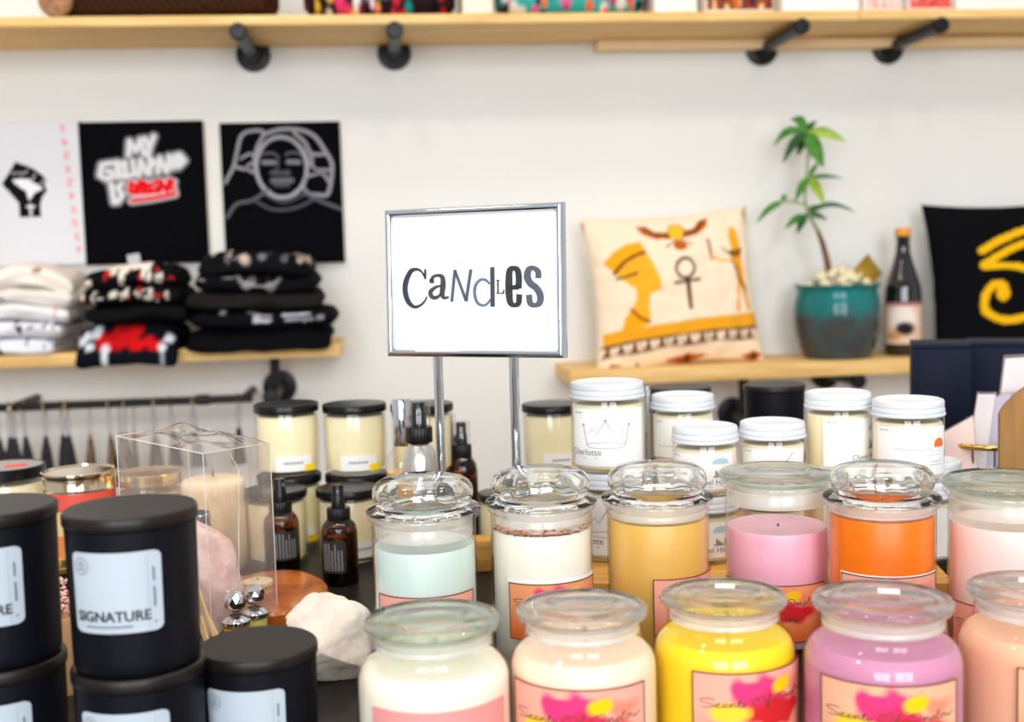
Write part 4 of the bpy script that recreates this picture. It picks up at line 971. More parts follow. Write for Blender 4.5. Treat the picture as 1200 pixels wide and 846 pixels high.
# ------------------------------------------------------------------ bottles
BLABEL = M('black_label', (38, 37, 40), .5); GLET = M('pale_lettering', (150, 147, 146), .6)
LIQ = M('dark_oil', (16, 9, 6), .08, coat=.5)
CLEARCAP = M_thin('clear_cap_plastic', (250, 250, 252), .06, .7, 3, .05)
def spray_bottle(loc, R, hb, htot, label, mat_g, lab=True, clear=False, rz=0, liquid=LIQ, shoulder='round', capw=.62, collar=BLACKP):
    r = T('spray_bottle', label, 'bottle', loc, face_cam(loc, rz), 'spray bottles on the counter')
    body = [(0, .0004), (R*.86, .0004), (R*.97, .0018), (R, .005), (R, hb*.72), (R*.985, hb*.77), (R*.90, hb*.84), (R*.74, hb*.895), (R*.52, hb*.935), (R*.44, hb*.955), (R*.44, hb), (0, hb)]
    O('body', G().lathe(body, 48), mat_g, r, 50)
    if liquid:
        O('liquid', G().lathe([(0, .0015), (R*.84, .0015), (R*.94, .003), (R*.955, .006), (R*.955, hb*.68), (R*.92, hb*.70), (0, hb*.70)], 40), liquid, r, 50)
    hc = (htot-hb)
    def wob(a, z): return 1+.02*math.cos(30*a)
    O('collar', G().lathe([(0, hb-.010), (R*capw, hb-.010), (R*capw*1.02, hb-.009), (R*capw*1.02, hb+hc*.16), (R*capw*.96, hb+hc*.20), (0, hb+hc*.20)], 60, wob=wob), collar, r, 40)
    nz = O('nozzle', G().lathe([(0, hb+hc*.2), (R*capw*.62, hb+hc*.2), (R*capw*.60, hb+hc*.55), (R*capw*.52, hb+hc*.6), (R*capw*.52, hb+hc*.90), (R*capw*.46, hb+hc*.95), (0, hb+hc*.95)], 32), BLACKP, r, 40)
    O('spray_hole', G().tube([(0, -R*capw*.50, hb+hc*.76), (0, -R*capw*.56, hb+hc*.76)], .0018, 10), M('grey_plastic', (120, 122, 126), .4), nz)
    if clear:
        O('clear_cap', G().lathe([(R*capw*.94, hb+hc*.2), (R*capw*.90, hb+hc*.96), (R*capw*.80, hb+hc), (0, hb+hc)], 40), CLEARCAP, r, 50)
    if lab:
        z0, z1 = hb*.20, hb*.66; a0, a1 = RAD(-62), RAD(18)
        lb = O('label', curved_patch(R+.0003, a0, a1, z0, z1, 20, 10, lambda z: R+.0003, .0015), BLABEL, r, 60)
        fn = wrap(R, (a0+a1)/2, z0, .0007); W = (a1-a0)*R; H = z1-z0; g = G(); rn = random.Random(2)
        for i in range(7):
            x = -W*.42+W*.125*i; top = H*rn.choice((.93, .9, .72, .93, .55))
            for k in range(10): 
                ya_ = H*.08+(top-H*.08)*k/10; g.flat(*ribbon([(x, ya_), (x+W*.01*(k % 3), ya_+(top-H*.08)/13)], W*.06), fn)
        O('lettering', g, GLET, lb, 0)
    return r
def ground(cx, y): q = Pz(cx, y, 0); return Vector((q.x, q.y, 0))
def along(cx, y, d): q = P(cx, y, d); return Vector((q.x, q.y, 0)), q.z
l_ = ground(400, 683); k_ = (l_-CAM).dot(CF)/FPX
_, zt = along(400, 564, (l_-CAM).dot(CF)); spray_bottle(l_, 21*k_, zt*.70, zt, 'amber spray bottle with black cap, fully in view beside the white rock', AMBER, rz=RAD(0))
l_ = ground(332, 667); k_ = (l_-CAM).dot(CF)/FPX
_, zt = along(332, 557, (l_-CAM).dot(CF)); spray_bottle(l_, 20.5*k_, zt*.68, zt, 'amber spray bottle seen partly through the clear plastic box', AMBER, rz=RAD(38))
l_, zt = along(540, 493, 1.50); spray_bottle(l_, 18*1.5/FPX, zt-.037, zt, 'amber spray bottle with clear overcap behind the aqua jar', AMBER, True, True)
l_, zt = along(524, 485, 1.585); spray_bottle(l_, 17*1.585/FPX, zt-.037, zt, 'amber spray bottle half hidden behind the sign post', AMBER, True, True)
l_, zt = along(490, 469, 1.275); spray_bottle(l_, .0205, zt-.035, zt, 'brushed silver spray bottle with black collar and clear cap', M('brushed_aluminium', (214, 212, 208), .28, 1, var=.06), False, True, liquid=None, capw=.66)
l_, zt = along(470, 467, 1.345)
pb = T('perfume_bottle', 'clear bottle of amber liquid with tall chrome cap beside the silver one', 'bottle', l_, face_cam(l_))
O('glass', G().lathe([(0, .0005), (.018, .0005), (.0205, .003), (.0205, zt*.60), (.018, zt*.67), (.010, zt*.72), (.009, zt*.74), (0, zt*.74)], 40), JAR2, pb, 50)
O('liquid', G().lathe([(0, .002), (.017, .002), (.0192, .004), (.0192, zt*.58), (0, zt*.58)], 36), M('amber_liquid', (226, 160, 50), .1, coat=.4), pb)
O('cap', G().lathe([(0, zt*.73), (.0105, zt*.73), (.0108, zt*.735), (.0108, zt*.99), (.0098, zt), (0, zt)], 36), CHROME, pb, 40)

a = P(546, 640, 1.34); b = P(577, 640, 1.34)
tag(O('wooden_block', G().box((0, 0, .018), (b.x-a.x, .03, .036), .002), RW, None, 30, None, ((a.x+b.x)/2, a.y+.012, 0), RAD(-6)), 'small honey wood block behind the aqua and petal topped jars', 'block')

# ------------------------------------------------------------------ sign on two chrome posts
sc_ = P(554.5, 330.4, 1.13); sy = -.525; SW, SH = .1867, .1424
sg = T('table_sign', 'chrome framed white sign reading Candles on two posts', 'sign', (sc_.x, sc_.y, 0), sy)
lean = RAD(1.8); fz = sc_.z
hd = Matrix.Translation((0, 0, fz)) @ Matrix.Rotation(-lean, 4, 'X')
def rail(p0, p1, nrm):
    """mitred moulding between two outer corners; nrm points inwards"""
    g = G(); p0, p1, nrm = Vector(p0), Vector(p1), Vector(nrm); d = (p1-p0).normalized()
    prof = [(0, .004), (0, -.0012), (.0005, -.0030), (.0016, -.0046), (.0030, -.0053), (.0044, -.0052), (.0057, -.0044), (.0067, -.0030), (.0072, -.0016), (.0072, .004)]
    vs = []
    for e, sgn in ((p0, 1), (p1, -1)):
        for a, y in prof: vs.append(e+nrm*a+d*(sgn*a)+Vector((0, y, 0)))
    n = len(prof); fs = [(i, i+n, (i+1) % n+n, (i+1) % n) for i in range(n)] + [tuple(range(n)), tuple(reversed(range(n, 2*n)))]
    g.add(vs, fs); g.xf(hd)
    bm = bmesh.new(); me = bpy.data.meshes.new('r'); me.from_pydata(g.v, [], g.f); bm.from_mesh(me); bmesh.ops.recalc_face_normals(bm, faces=bm.faces)
    bm.verts.index_update(); o = G().add([v.co for v in bm.verts], [[v.index for v in f.verts] for f in bm.faces]); bm.free(); return o
w2, h2 = SW/2, SH/2
for a, b, n_ in (((-w2, 0, -h2), (w2, 0, -h2), (0, 0, 1)), ((w2, 0, -h2), (w2, 0, h2), (-1, 0, 0)), ((w2, 0, h2), (-w2, 0, h2), (0, 0, -1)), ((-w2, 0, h2), (-w2, 0, -h2), (1, 0, 0))):
    O('frame_rail', rail(a, b, n_), CHROME, sg, 50)
ppr = O('sign_sheet', G().box((0, .0005, 0), (SW-.012, .001, SH-.012)).xf(hd), M('sign_paper', (248, 248, 250), .5, var=.005), sg)
O('back_panel', G().box((0, .0025, 0), (SW-.010, .002, SH-.010)).xf(hd), BLACKP, sg)
O('clear_pane', G().add([(-w2+.007, -.0012, -h2+.007), (w2-.007, -.0012, -h2+.007), (w2-.007, -.0012, h2-.007), (-w2+.007, -.0012, h2-.007)], [(0, 1, 2, 3)]).xf(hd), M_thin('sign_pane', (255, 255, 255), .03, .5, 5, .02), sg)
# letters traced on the sheet: zoom pixels of region (430,220)-(690,440) at 3.846x
def SQ(x, y):
    u = (x-82)/(888-82); t_ = 100+(60-100)*u; b_ = 765+(768-765)*u
    return (-w2+SW*u*(1.0), h2-SH*(y-t_)/(b_-t_))
def sfn(x, y): return tuple(hd @ Vector((x, -.0004, y)))
def letter(mt, strokes=(), polys=()):
    g = G()
    for pts, wd, sm in strokes:
        pp = smooth_pts(pts, 8) if sm else pts
        wds = np.interp(np.linspace(0, 1, len(pp)), np.linspace(0, 1, len(wd)), wd) if hasattr(wd, '__len__') else wd
        v, f = ribbon(pp, wds); g.flat([SQ(x, y) for x, y in v], f, sfn)
    for poly in polys: v, f = fill(poly); g.flat([SQ(x, y) for x, y in v], f, sfn)
    return g
L_ = lambda n, c: M('letter_'+n, c, .45, var=.1, vscale=60)
for mt, st, po in (
    (L_('slate', (36, 48, 64)), [([(262, 402), (245, 375), (222, 367), (195, 378), (172, 425), (168, 470), (182, 515), (210, 538), (240, 530), (262, 508), (270, 490)], (8, 10, 14, 22, 26, 26, 24, 16, 11, 9, 7), 1), ([(265, 366), (264, 412)], 11, 0)], []),
    (L_('graphite', (58, 57, 65)), [([(290, 422), (300, 402), (325, 394), (345, 404), (347, 440), (342, 478), (352, 496), (374, 492)], (13, 14, 14, 22, 26, 24, 16, 8), 1), ([(342, 440), (312, 448), (288, 470), (295, 492), (318, 494), (342, 472)], (8, 14, 22, 20, 16, 9), 1)], [[(283, 412), (305, 408), (306, 430), (284, 430)]]),
    (L_('steel', (74, 88, 108)), [([(403, 368), (386, 514)], 14, 0), ([(403, 370), (452, 510)], 14, 0), ([(476, 366), (452, 512)], 15, 0)], []),
    (L_('blue_grey', (90, 112, 140)), [([(560, 432), (542, 414), (518, 414), (496, 440), (492, 480), (504, 518), (530, 530), (552, 518), (562, 500)], (10, 12, 13, 15, 15, 14, 12, 11, 9), 1)], []),
    (L_('ash', (62, 60, 68)), [], [[(563, 356), (583, 354), (582, 536), (562, 536)]]),
    (L_('dark', (66, 66, 74)), [], [[(588, 413), (606, 412), (606, 417), (601, 418), (601, 472), (615, 471), (622, 456), (626, 456), (625, 477), (588, 477), (588, 473), (593, 472), (593, 418), (588, 417)]]),
    (L_('black', (36, 37, 44)), [([(648, 448), (690, 446)], 22, 0), ([(688, 452), (690, 400), (684, 368), (667, 360), (650, 372), (646, 420), (646, 480), (652, 518), (670, 528), (687, 518), (691, 478)], (28, 28, 27, 22, 28, 32, 32, 27, 20, 25, 26), 1)], []),
    (L_('pewter', (80, 86, 98)), [([(775, 405), (774, 375), (754, 359), (734, 366), (727, 398), (740, 428), (766, 450), (782, 482), (779, 516), (758, 528), (738, 518), (733, 480)], (26, 26, 21, 27, 32, 31, 30, 31, 28, 21, 27, 27), 1)], [])):
    O('letter', letter(mt, st, po), mt, ppr, 0)
for px in (513, 602):
    r_ = ray(px, 440); ax = Vector((math.cos(sy), math.sin(sy), 0)); o_ = Vector((sc_.x, sc_.y, 0))
    # where the view ray meets the sign's vertical plane
    nv = Vector((math.sin(sy), -math.cos(sy), 0)); tt = (o_-Vector((CAM.x, CAM.y, 0))).dot(nv)/Vector((r_.x, r_.y, 0)).dot(nv)
    xl_ = ((CAM+r_*tt)-o_).dot(ax)
    O('post', G().tube([(xl_, .001, .004), (xl_, .001, fz-h2+.002)], .0046, 18), CHROME, sg)
O('base_plate', G().box((0, .01, .002), (.15, .07, .004), .0015), CHROME, sg)
bq = P(758.5, 490, 1.36); _, zt = along(758.5, 452, 1.36)
ps = T('post_stand', 'thin chrome post standing behind the tall crown candle', 'stand', (bq.x, bq.y, rz_))
O('post', G().tube([(0, 0, .003), (0, 0, zt-rz_)], .0038, 16), CHROME, ps); O('base_disc', G().lathe([(0, 0), (.014, 0), (.014, .003), (0, .004)], 28), CHROME, ps)

# ------------------------------------------------------------------ rocks, slab, tealight
def rock(name, label, loc, dims, seed, mt, nplanes=16, amp=.10, rz=0, cut=.72):
    bm = bmesh.new(); bmesh.ops.create_icosphere(bm, subdivisions=5, radius=1); rn = random.Random(seed)
    pls = []
    for _ in range(nplanes):
        n = Vector((rn.gauss(0, 1), rn.gauss(0, 1), rn.gauss(0, .8))).normalized(); pls.append((n, rn.uniform(cut, .95)))
    g = G()
    for v in bm.verts:
        p = v.co.copy()
        for n, d in pls:
            e = p.dot(n)-d
            if e > 0: p -= n*e
        q = p*1.0; p *= 1+amp*mnoise.noise(q*2.2+Vector((seed, 0, 0)))+amp*.35*mnoise.noise(q*7+Vector((0, seed, 0)))+amp*.12*mnoise.noise(q*22)
        if p.z < -.55: p.z = -.55
        v.co = p
    bm.verts.index_update()
    zs = [v.co.z for v in bm.verts]; z0, z1 = min(zs), max(zs); xs = [v.co.x for v in bm.verts]; ys = [v.co.y for v in bm.verts]
    g.add([((v.co.x-(min(xs)+max(xs))/2)/(max(xs)-min(xs))*dims[0], (v.co.y-(min(ys)+max(ys))/2)/(max(ys)-min(ys))*dims[1], (v.co.z-z0)/(z1-z0)*dims[2]) for v in bm.verts], [[v.index for v in f.verts] for f in bm.faces]); bm.free()
    o = O(name, g, mt, None, 30, None, loc, rz); tag(o, label, 'rock'); return o
l_ = ground(410, 790)
rock('white_rock', 'rough white stone beside the single black candle', l_+Vector((-.012, 0.004, 0)), (.086, .066, .072), 12, M('white_stone', (236, 224, 212), .75, var=.12, vscale=40, bump=.9, bscale=110, sss=.1), 26, .11, RAD(20), .66)
ROSE = M('rose_quartz', (238, 188, 182), .35, var=.12, vscale=55, bump=1.0, bscale=70, sss=.2, sssr=.006, rgb2=(250, 224, 218))

top_px = [(262, 688), (285, 674), (330, 667), (358, 670), (380, 680), (385, 690), (372, 702), (352, 711), (325, 718), (292, 716), (268, 705)]
zt_ = .021; tp = [Pz(x, y, zt_) for x, y in top_px]; cen = sum(tp, Vector())/len(tp)
tp = [Vector((*p_, 0)) for p_ in smooth_pts([(p.x, p.y) for p in tp]+[(tp[0].x, tp[0].y)], 5)[:-1]]
SL = M('polished_orange_stone', (160, 70, 18), .18, var=.35, vscale=26, rgb2=(208, 114, 40), coat=.4, bump=.1, bscale=60)
g = G(); n = len(tp); rows = [(.0, .93), (.004, 1.0), (.012, 1.02), (.018, 1.0), (.021, .97)]; vs = []
for zz, k in rows:
    for i, p in enumerate(tp):
        e = 1+.03*mnoise.noise(Vector((p.x*60, p.y*60, zz*150))); vs.append(((p.x-cen.x)*k*e, (p.y-cen.y)*k*e, zz))
fs = [(r*n+i, r*n+(i+1) % n, (r+1)*n+(i+1) % n, (r+1)*n+i) for r in range(len(rows)-1) for i in range(n)]
# wound clockwise in the picture: flip where needed
ar = sum(tp[i].x*tp[(i+1) % n].y-tp[(i+1) % n].x*tp[i].y for i in range(n))
fs += [tuple((len(rows)-1)*n+i for i in range(n)), tuple(reversed(range(n)))]
if ar < 0: fs = [tuple(reversed(f)) for f in fs]
o = O('stone_slab', g.add(vs, fs), SL, None, 40, None, (cen.x, cen.y, 0)); tag(o, 'polished orange brown stone slab behind the single black candle', 'slab')
q = Pz(302, 685, .022)
tl = T('tealight', 'small cream tealight lying on the orange stone slab', 'candle', (q.x, q.y, .0212))
O('wax', G().lathe([(0, 0), (.0145, 0), (.0155, .0015), (.0152, .005), (.0135, .0058), (0, .0056)], 36), wax('tealight', (255, 236, 196)), tl, 40); O('wick', G().tube([(0, 0, .005), (.0004, 0, .0085)], .0006, 6), WICK, tl)

# ------------------------------------------------------------------ clear plastic gift box and what it holds
B = Pz(250, 772, 0); C2 = Pz(326, 733, 0); A2 = Pz(150, 752, 0); B.z = C2.z = A2.z = 0; D2 = A2+C2-B
bcen = (A2+C2)/2
bx = T('plastic_gift_box', 'clear plastic gift box with pink crystal and reeds inside', 'box', bcen)
cn = [p-bcen for p in (A2, B, C2, D2)]
hB = [.196, .186, .180, .192]
def sheet(p0, p1, h0, h1, seed):
    g = G(); nu, nv = 16, 20; vs = []
    nrm = (p1-p0).cross(Vector((0, 0, 1))).normalized()
    for j in range(nv+1):
        for i in range(nu+1):
            u, v = i/nu, j/nv; p = p0.lerp(p1, u)+Vector((0, 0, (h0+(h1-h0)*u)*v))
            e = min(1, 6*u*(1-u)); vs.append(p+nrm*(.0035*mnoise.noise(Vector((u*4+seed, v*5, seed)))*e))
    m = nu+1; return g.add(vs, [(j*m+i, j*m+i+1, (j+1)*m+i+1, (j+1)*m+i) for j in range(nv) for i in range(nu)])
for i in range(4): O('side_panel', sheet(cn[i], cn[(i+1) % 4], hB[i], hB[(i+1) % 4], i*3.3), PVC, bx, 80)
g = G(); vs = []; nn = 16
for j in range(nn+1):
    for i in range(nn+1):
        u, v = i/nn, j/nn; p = cn[0].lerp(cn[1], u).lerp(cn[3].lerp(cn[2], u), v)
        hz = (hB[0]*(1-u)+hB[1]*u)*(1-v)+(hB[3]*(1-u)+hB[2]*u)*v
        e = min(1, 8*u*(1-u))*min(1, 8*v*(1-v)); vs.append(p+Vector((0, 0, hz+e*(.004+.006*mnoise.noise(Vector((u*4, v*4, 9)))))))
m = nn+1; O('top_flap', g.add(vs, [(j*m+i, j*m+i+1, (j+1)*m+i+1, (j+1)*m+i) for j in range(nn) for i in range(nn)]), PVC, bx, 80)
EDGE = M_thin('plastic_fold', (255, 255, 255), .1, .6, 3, .15, haze=.6, hazecol=(255, 246, 240))
tpn = [cn[i]+Vector((0, 0, hB[i])) for i in range(4)]
for i in range(4):
    O('fold', G().tube([cn[i], tpn[i]], .0005, 6), EDGE, bx); O('fold', G().tube([tpn[i], tpn[(i+1) % 4]], .0005, 6), EDGE, bx)
O('crease', G().tube([tpn[1].lerp(tpn[2], .35), tpn[1].lerp(tpn[2], .5)+Vector((0, 0, -.02)), cn[1].lerp(cn[2], .42)+Vector((0, 0, .06))], .0005, 6), EDGE, bx)
rq = bcen+(A2-B)*.02+(C2-B)*.14
rock('pink_crystal', 'chunky pale pink crystal inside the clear plastic box', Vector((P(240, 690, 1.15).x, P(240, 690, 1.15).y, .001)), (.088, .050, .110), 31, ROSE, 14, .06, RAD(-28), .66)
REED = M('reed', (236, 196, 140), .6, var=.1)
for i, (x0, y0, x1, y1) in enumerate(((228, 676, 258, 768), (233, 700, 266, 768), (236, 722, 250, 770), (226, 706, 246, 766))):
    p0 = P(x0, y0, 1.062+.006*i); p1 = Pz(x1, y1, .004); o = O('reed_stick', G().tube([p0-p1, Vector((0, 0, 0))], .0016, 8), REED, None, 38, None, p1)
    tag(o, 'thin wooden reed stick leaning in the plastic box', 'reed', 'reed sticks in the plastic box')
OIL = M('pale_oil', (226, 214, 120), .15, coat=.5); GC = M('faceted_metal', (214, 212, 214), .08, 1, var=.2, vscale=80)
def small_perfume(cx, yt, d, label, oil, rz):
    p = P(cx, yt, d); loc = Vector((p.x, p.y, .001)); zt = p.z
    r = T('perfume_vial', label, 'bottle', loc, rz, 'small vials in the plastic box')
    hb = zt*.66; R = .0125
    O('glass', G().lathe([(0, 0), (R*.9, 0), (R, .0012), (R, hb*.74), (R*.92, hb*.84), (R*.5, hb*.94), (R*.42, hb), (0, hb)], 32), JAR2, r, 40)
    O('oil', G().lathe([(0, .001), (R*.88, .001), (R*.92, .002), (R*.92, hb*.66), (0, hb*.66)], 28), oil, r)
    O('collar', G().lathe([(R*.97, hb*.70), (R*1.03, hb*.72), (R*1.03, hb*.80), (R*.8, hb*.88), (R*.5, hb*.92)], 32), GC, r, 40)
    g = G(); bm = bmesh.new(); bmesh.ops.create_icosphere(bm, subdivisions=2, radius=1); bm.verts.index_update()
    g.add([(v.co.x*R*.82, v.co.y*R*.82, hb+(zt-hb)*.48+v.co.z*(zt-hb)*.52) for v in bm.verts], [[v.index for v in f.verts] for f in bm.faces]); bm.free()
    O('stopper', g, GC, r, 0)
small_perfume(275, 693, 1.078, 'small vial with amber oil and faceted stopper in the plastic box', M('amber_oil', (214, 164, 40), .15, coat=.5), .2)
small_perfume(297, 685, 1.103, 'small vial with pale green oil and faceted stopper in the plastic box', OIL, .5)
q = P(226, 612, 1.235); _, zt = along(226, 601, 1.235)
r = T('perfume_bottle', 'bottle with wide chrome cap behind the pink crystal', 'bottle', (q.x, q.y, 0))
O('glass', G().lathe([(0, .0005), (.016, .0005), (.019, .003), (.019, zt-.035), (.014, zt-.025), (0, zt-.025)], 36), M('pink_bottle_glass', (238, 206, 196), .15, coat=.4), r, 40)
O('cap', G().lathe([(0, zt-.026), (.0178, zt-.026), (.0182, zt-.025), (.0182, zt-.001), (.0172, zt), (0, zt)], 40), CHROME, r, 40)

# ------------------------------------------------------------------ jars behind the black candles
REDL = M('red_label', (226, 84, 66), .5, var=.05); TIN = M('shiny_tin', (216, 200, 170), .14, 1, var=.05)
loc, s = solve(92, 550, 83, .038, .115)
r = T('tin_lid_candle', 'squat candle jar with shiny metal lid and red band', 'candle', loc, face_cam(loc))
O('jar', G().lathe(sc([(0, .0005), (.033, .0005), (.036, .003), (.0365, .006), (.0365, .094), (.035, .097)], s), 48), JAR2, r, 50)
O('wax', G().lathe(sc([(0, .003), (.033, .003), (.035, .006), (.035, .088), (0, .088)], s), 40), wax('pale_honey', (246, 214, 160)), r)
O('lid', G().lathe(sc([(0, .097), (.0362, .097), (.0368, .0972), (.0362, .0985), (.0362, .109), (.0382, .1100), (.0388, .1115), (.0384, .1145), (.0368, .115), (.035, .1135), (0, .1132)], s), 56), TIN, r, 30)
O('label', curved_patch(.0369*s, RAD(-110), RAD(110), .076*s, .0945*s, 40), REDL, r, 60)
O('lower_label', curved_patch(.0368*s, RAD(-80), RAD(80), .012*s, .05*s, 30), M('peach_label', (246, 196, 120), .5, var=.25, vscale=60, rgb2=(230, 120, 70)), r, 60)
loc, s = solve(6, 552, 92, .041, .112); loc = loc*1.03
r = T('dark_lid_candle', 'cream candle with dark lid bearing a red sticker', 'candle', loc, face_cam(loc))
O('jar', G().lathe(sc([(0, .0005), (.036, .0005), (.039, .003), (.0395, .006), (.0395, .098), (.038, .1)], s), 48), JAR2, r, 50)
O('wax', G().lathe(sc([(0, .003), (.036, .003), (.038, .006), (.038, .094), (0, .094)], s), 40), CW, r)
ld = O('lid', G().lathe(sc([(0, .1), (.0402, .1), (.0412, .1008), (.0412, .1112), (.0402, .1122), (.0385, .1122), (.038, .1112), (0, .1112)], s), 56), BLACKP, r, 30)
O('lid_disc', G().lathe(sc([(0, .1114), (.0378, .1114), (.0378, .1118), (0, .1118)], s), 48), M('grey_disc', (150, 140, 136), .3), r)
o = O('price_sticker', G().box((.011*s, -.008*s, .1121*s), (.022*s, .012*s, .0005)), M('red_sticker', (240, 60, 44), .5), r)
loc, s = solve(175, 552, 76, .038, .112)
r = T('gold_tin_candle', 'pale candle with gold rimmed lid seen through the plastic box', 'candle', loc, face_cam(loc))
O('jar', G().lathe(sc([(0, .0005), (.034, .0005), (.0365, .003), (.037, .006), (.037, .096), (.036, .098)], s), 48), JAR2, r, 50)
O('wax', G().lathe(sc([(0, .003), (.034, .003), (.0355, .006), (.0355, .09), (0, .09)], s), 40), wax('pale_olive', (226, 206, 150)), r)
O('lid', G().lathe(sc([(0, .098), (.0374, .098), (.0382, .0985), (.0382, .102), (.0376, .1026), (.0382, .1034), (.0382, .111), (.0372, .112), (.0355, .1112), (0, .1108)], s), 56), M('brushed_gold', (206, 178, 120), .25, .9), r, 30)
loc, s = solve(249, 559, 75, .0375, .108)
r = T('open_candle', 'cream candle with pale domed wax, no lid, behind the plastic box', 'candle', loc, face_cam(loc))
O('jar', G().lathe(sc([(0, .0005), (.034, .0005), (.0365, .003), (.0375, .006), (.0375, .094), (.037, .096)], s), 48), JAR2, r, 50)
O('wax', G().lathe(sc([(0, .003), (.034, .003), (.036, .006), (.0363, .096), (.0365, .101), (.034, .1058), (.026, .108), (0, .1085)], s), 44), wax('vanilla', (250, 226, 190)), r, 50)
O('wick', G().tube([(0, 0, .107*s), (.001, 0, .116*s)], .001, 8), WICK, r)
q = P(62, 662, 1.14); l_ = Vector((q.x, q.y, 0))
r = T('small_tin', 'small black tin with gold rim in the gap between black candles', 'tin', l_)
O('tin', G().lathe([(0, 0), (.024, 0), (.025, .002), (.025, q.z-.006), (.0245, q.z-.004), (0, q.z-.004)], 40), BLACKP, r, 40)
O('gold_rim', G().lathe([(.021, q.z-.004), (.0255, q.z-.004), (.0255, q.z+.0), (.0235, q.z+.001), (.021, q.z-.001)], 40, closed=True), M('brass', (190, 150, 70), .3, .9), r, 40)
q = P(66, 672, 1.0); l_ = Vector((q.x, q.y, 0)); hh = q.z
r = T('bath_salt_jar', 'tan jar topped with pink salt crystals between black candles', 'jar', l_)
O('jar', G().lathe([(0, 0), (.024, 0), (.026, .003), (.026, hh*.62), (.025, hh*.66), (0, hh*.66)], 40), M('tan_ceramic', (206, 160, 112), .35, coat=.4), r, 40)
g = G(); rn = random.Random(9)
for i in range(160):
    a = rn.random()*6.28; q_ = .0235*math.sqrt(rn.random()); zz = hh*.66+rn.random()*(hh*.3)*(1-(q_/.03)**2)
    g.lathe([(0, -.0024), (.0026, 0), (0, .0024)], 5, (q_*math.cos(a), q_*math.sin(a), zz))
o = O('pink_salt', g, M('pink_salt', (238, 190, 180), .5, var=.3, vscale=200), r, 0); o['kind'] = 'stuff'

# ------------------------------------------------------------------ navy boxes, card basket, wooden stand
NAVY = M('navy_card', (17, 24, 44), .6, var=.05, spec=.12)
for x0, x1, yt, d, lb in ((1070, 1137, 405, 1.66, 'tall navy box in front of the cushion shelf end'), (1139, 1215, 403, 1.70, 'tall navy box behind the clear sleeved cards')):
    a = P(x0, yt, d); b = P(x1, yt, d); h = a.z
    r = T('navy_box', lb, 'box', ((a.x+b.x)/2+.05*CF.x+.016, (a.y+b.y)/2+.05, 0), face_cam((a+b)/2, RAD(3)), 'navy boxes behind the candles')
    O('carton', G().box((0, 0, (h-.006)/2), (b.x-a.x, .10, h-.006), .0015), NAVY, r); O('lid', G().box((0, 0, h-.003), (b.x-a.x, .10, .006), .001), NAVY, r)
kq = P(1160, 512, 1.435); rimz = P(1150, 526, 1.375).z; Rb = .062
GOLD = M('gold_wire', (206, 170, 84), .2, 1)
bk = T('wire_basket', 'round wire card basket with gold rim', 'basket', (kq.x, kq.y, 0))
ring = lambda R, z, r_, n=48: G().tube([(R*math.cos(2*math.pi*i/n), R*math.sin(2*math.pi*i/n), z) for i in range(n+1)], r_, 10, False)
O('rim', ring(Rb, rimz, .0035), GOLD, bk, 60); O('base_ring', ring(Rb*.82, .003, .0025), GOLD, bk, 60)
DW = M('dark_wire', (60, 56, 54), .35, .7)
for i in range(16):
    a = 2*math.pi*i/16; O('wire', G().tube([(Rb*math.cos(a), Rb*math.sin(a), rimz), (Rb*.82*math.cos(a), Rb*.82*math.sin(a), .003)], .0011, 6), DW, bk)
O('base', G().lathe([(0, .001), (Rb*.8, .001), (Rb*.8, .003), (0, .003)], 36), DW, bk)
LAV = M('lavender_card', (202, 198, 226), .4, var=.06); WC_ = M('white_card', (238, 234, 240), .4); PK = M('pinkish_card', (238, 214, 214), .4); GRY = M('grey_lavender_card', (150, 150, 186), .4, var=.2, vscale=40)
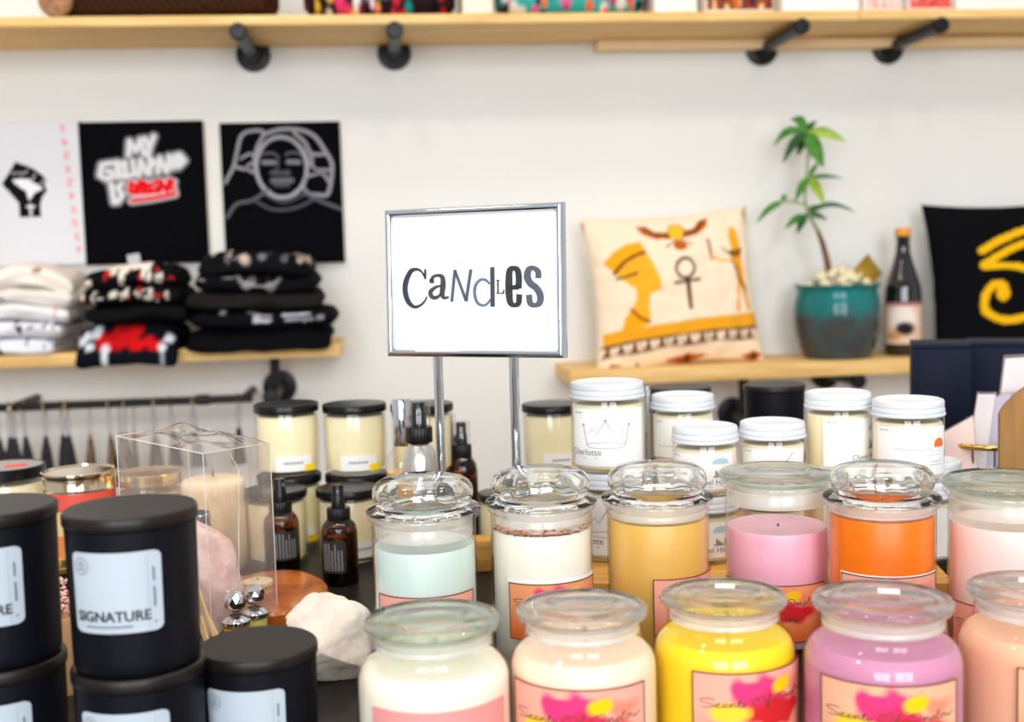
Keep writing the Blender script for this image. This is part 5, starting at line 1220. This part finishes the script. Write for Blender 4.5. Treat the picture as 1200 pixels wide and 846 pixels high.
def card(quad, d0, d1, mt, label, cat='card', th=.0016, sleeve=True):
    """greeting card through four picture corners; d0 depth of the first two, d1 of the last two"""
    p = [P(*quad[0], d0), P(*quad[1], d0), P(*quad[2], d1), P(*quad[3], d1)]
    c = sum(p, Vector())/4; n = (p[1]-p[0]).cross(p[3]-p[0]).normalized()
    r = T('greeting_card', label, cat, c, 0, 'greeting cards in the basket')
    g = G().add([q-c-n*th/2 for q in p]+[q-c+n*th/2 for q in p], [(3, 2, 1, 0), (4, 5, 6, 7), (0, 1, 5, 4), (1, 2, 6, 5), (2, 3, 7, 6), (3, 0, 4, 7)])
    O('card', g, mt, r, 0)
    if sleeve:
        e = 1.05; g = G().add([(q-c)*e-n*.002 for q in p]+[(q-c)*e+n*.002 for q in p], [(3, 2, 1, 0), (4, 5, 6, 7), (0, 1, 5, 4), (1, 2, 6, 5), (2, 3, 7, 6), (3, 0, 4, 7)])
        O('clear_sleeve', g, PVC, r, 0)
card([(1104, 508), (1140, 488), (1146, 566), (1112, 572)], 1.405, 1.385, PK, 'white pink edged card leaning out at the front of the basket')
card([(1146, 462), (1166, 462), (1150, 580), (1128, 580)], 1.405, 1.41, WC_, 'white card in clear sleeve, narrow and upright in the basket')
card([(1160, 466), (1184, 462), (1160, 585), (1138, 585)], 1.425, 1.43, LAV, 'lavender sleeved card behind the narrow white card')
card([(1176, 462), (1202, 456), (1178, 585), (1154, 585)], 1.445, 1.45, GRY, 'grey lavender sleeved card next to the wooden stand')
card([(1178, 420), (1240, 416), (1216, 575), (1158, 585)], 1.475, 1.48, WC_, 'large white card at the back of the basket rising above the others')
WB_ = M('stand_wood', (156, 112, 58), .5, var=.15, vscale=8, stretch=(10, 10, 1.5))
pts = [(1172, 486), (1178, 476), (1190, 464), (1206, 452), (1240, 446), (1240, 600), (1172, 600)]
dd_ = 1.215; p = [P(x, y, dd_) for x, y in pts]; base = Vector((p[-1].x, p[-1].y, 0))
p[-1] = base.copy(); p[-2] = Vector((p[-3].x, p[-3].y, 0))
v2 = [(q-base) for q in p]; n_ = len(v2); off = Vector((.004, .012, 0))
g = G().add(v2+[q+off for q in v2], [tuple(reversed(range(n_))), tuple(range(n_, 2*n_))]+[(i, (i+1) % n_, (i+1) % n_+n_, i+n_) for i in range(n_)])
r = T('wooden_stand', 'brown wooden display stand with curved side beside the cards', 'stand', base)
O('side_panel', g, WB_, r, 20)
O('base_board', G().box((.04, .032, .004), (.07, .04, .008)), WB_, r)
O('back_board', G().box((.04, .05, .05), (.07, .005, .09)), WB_, r)
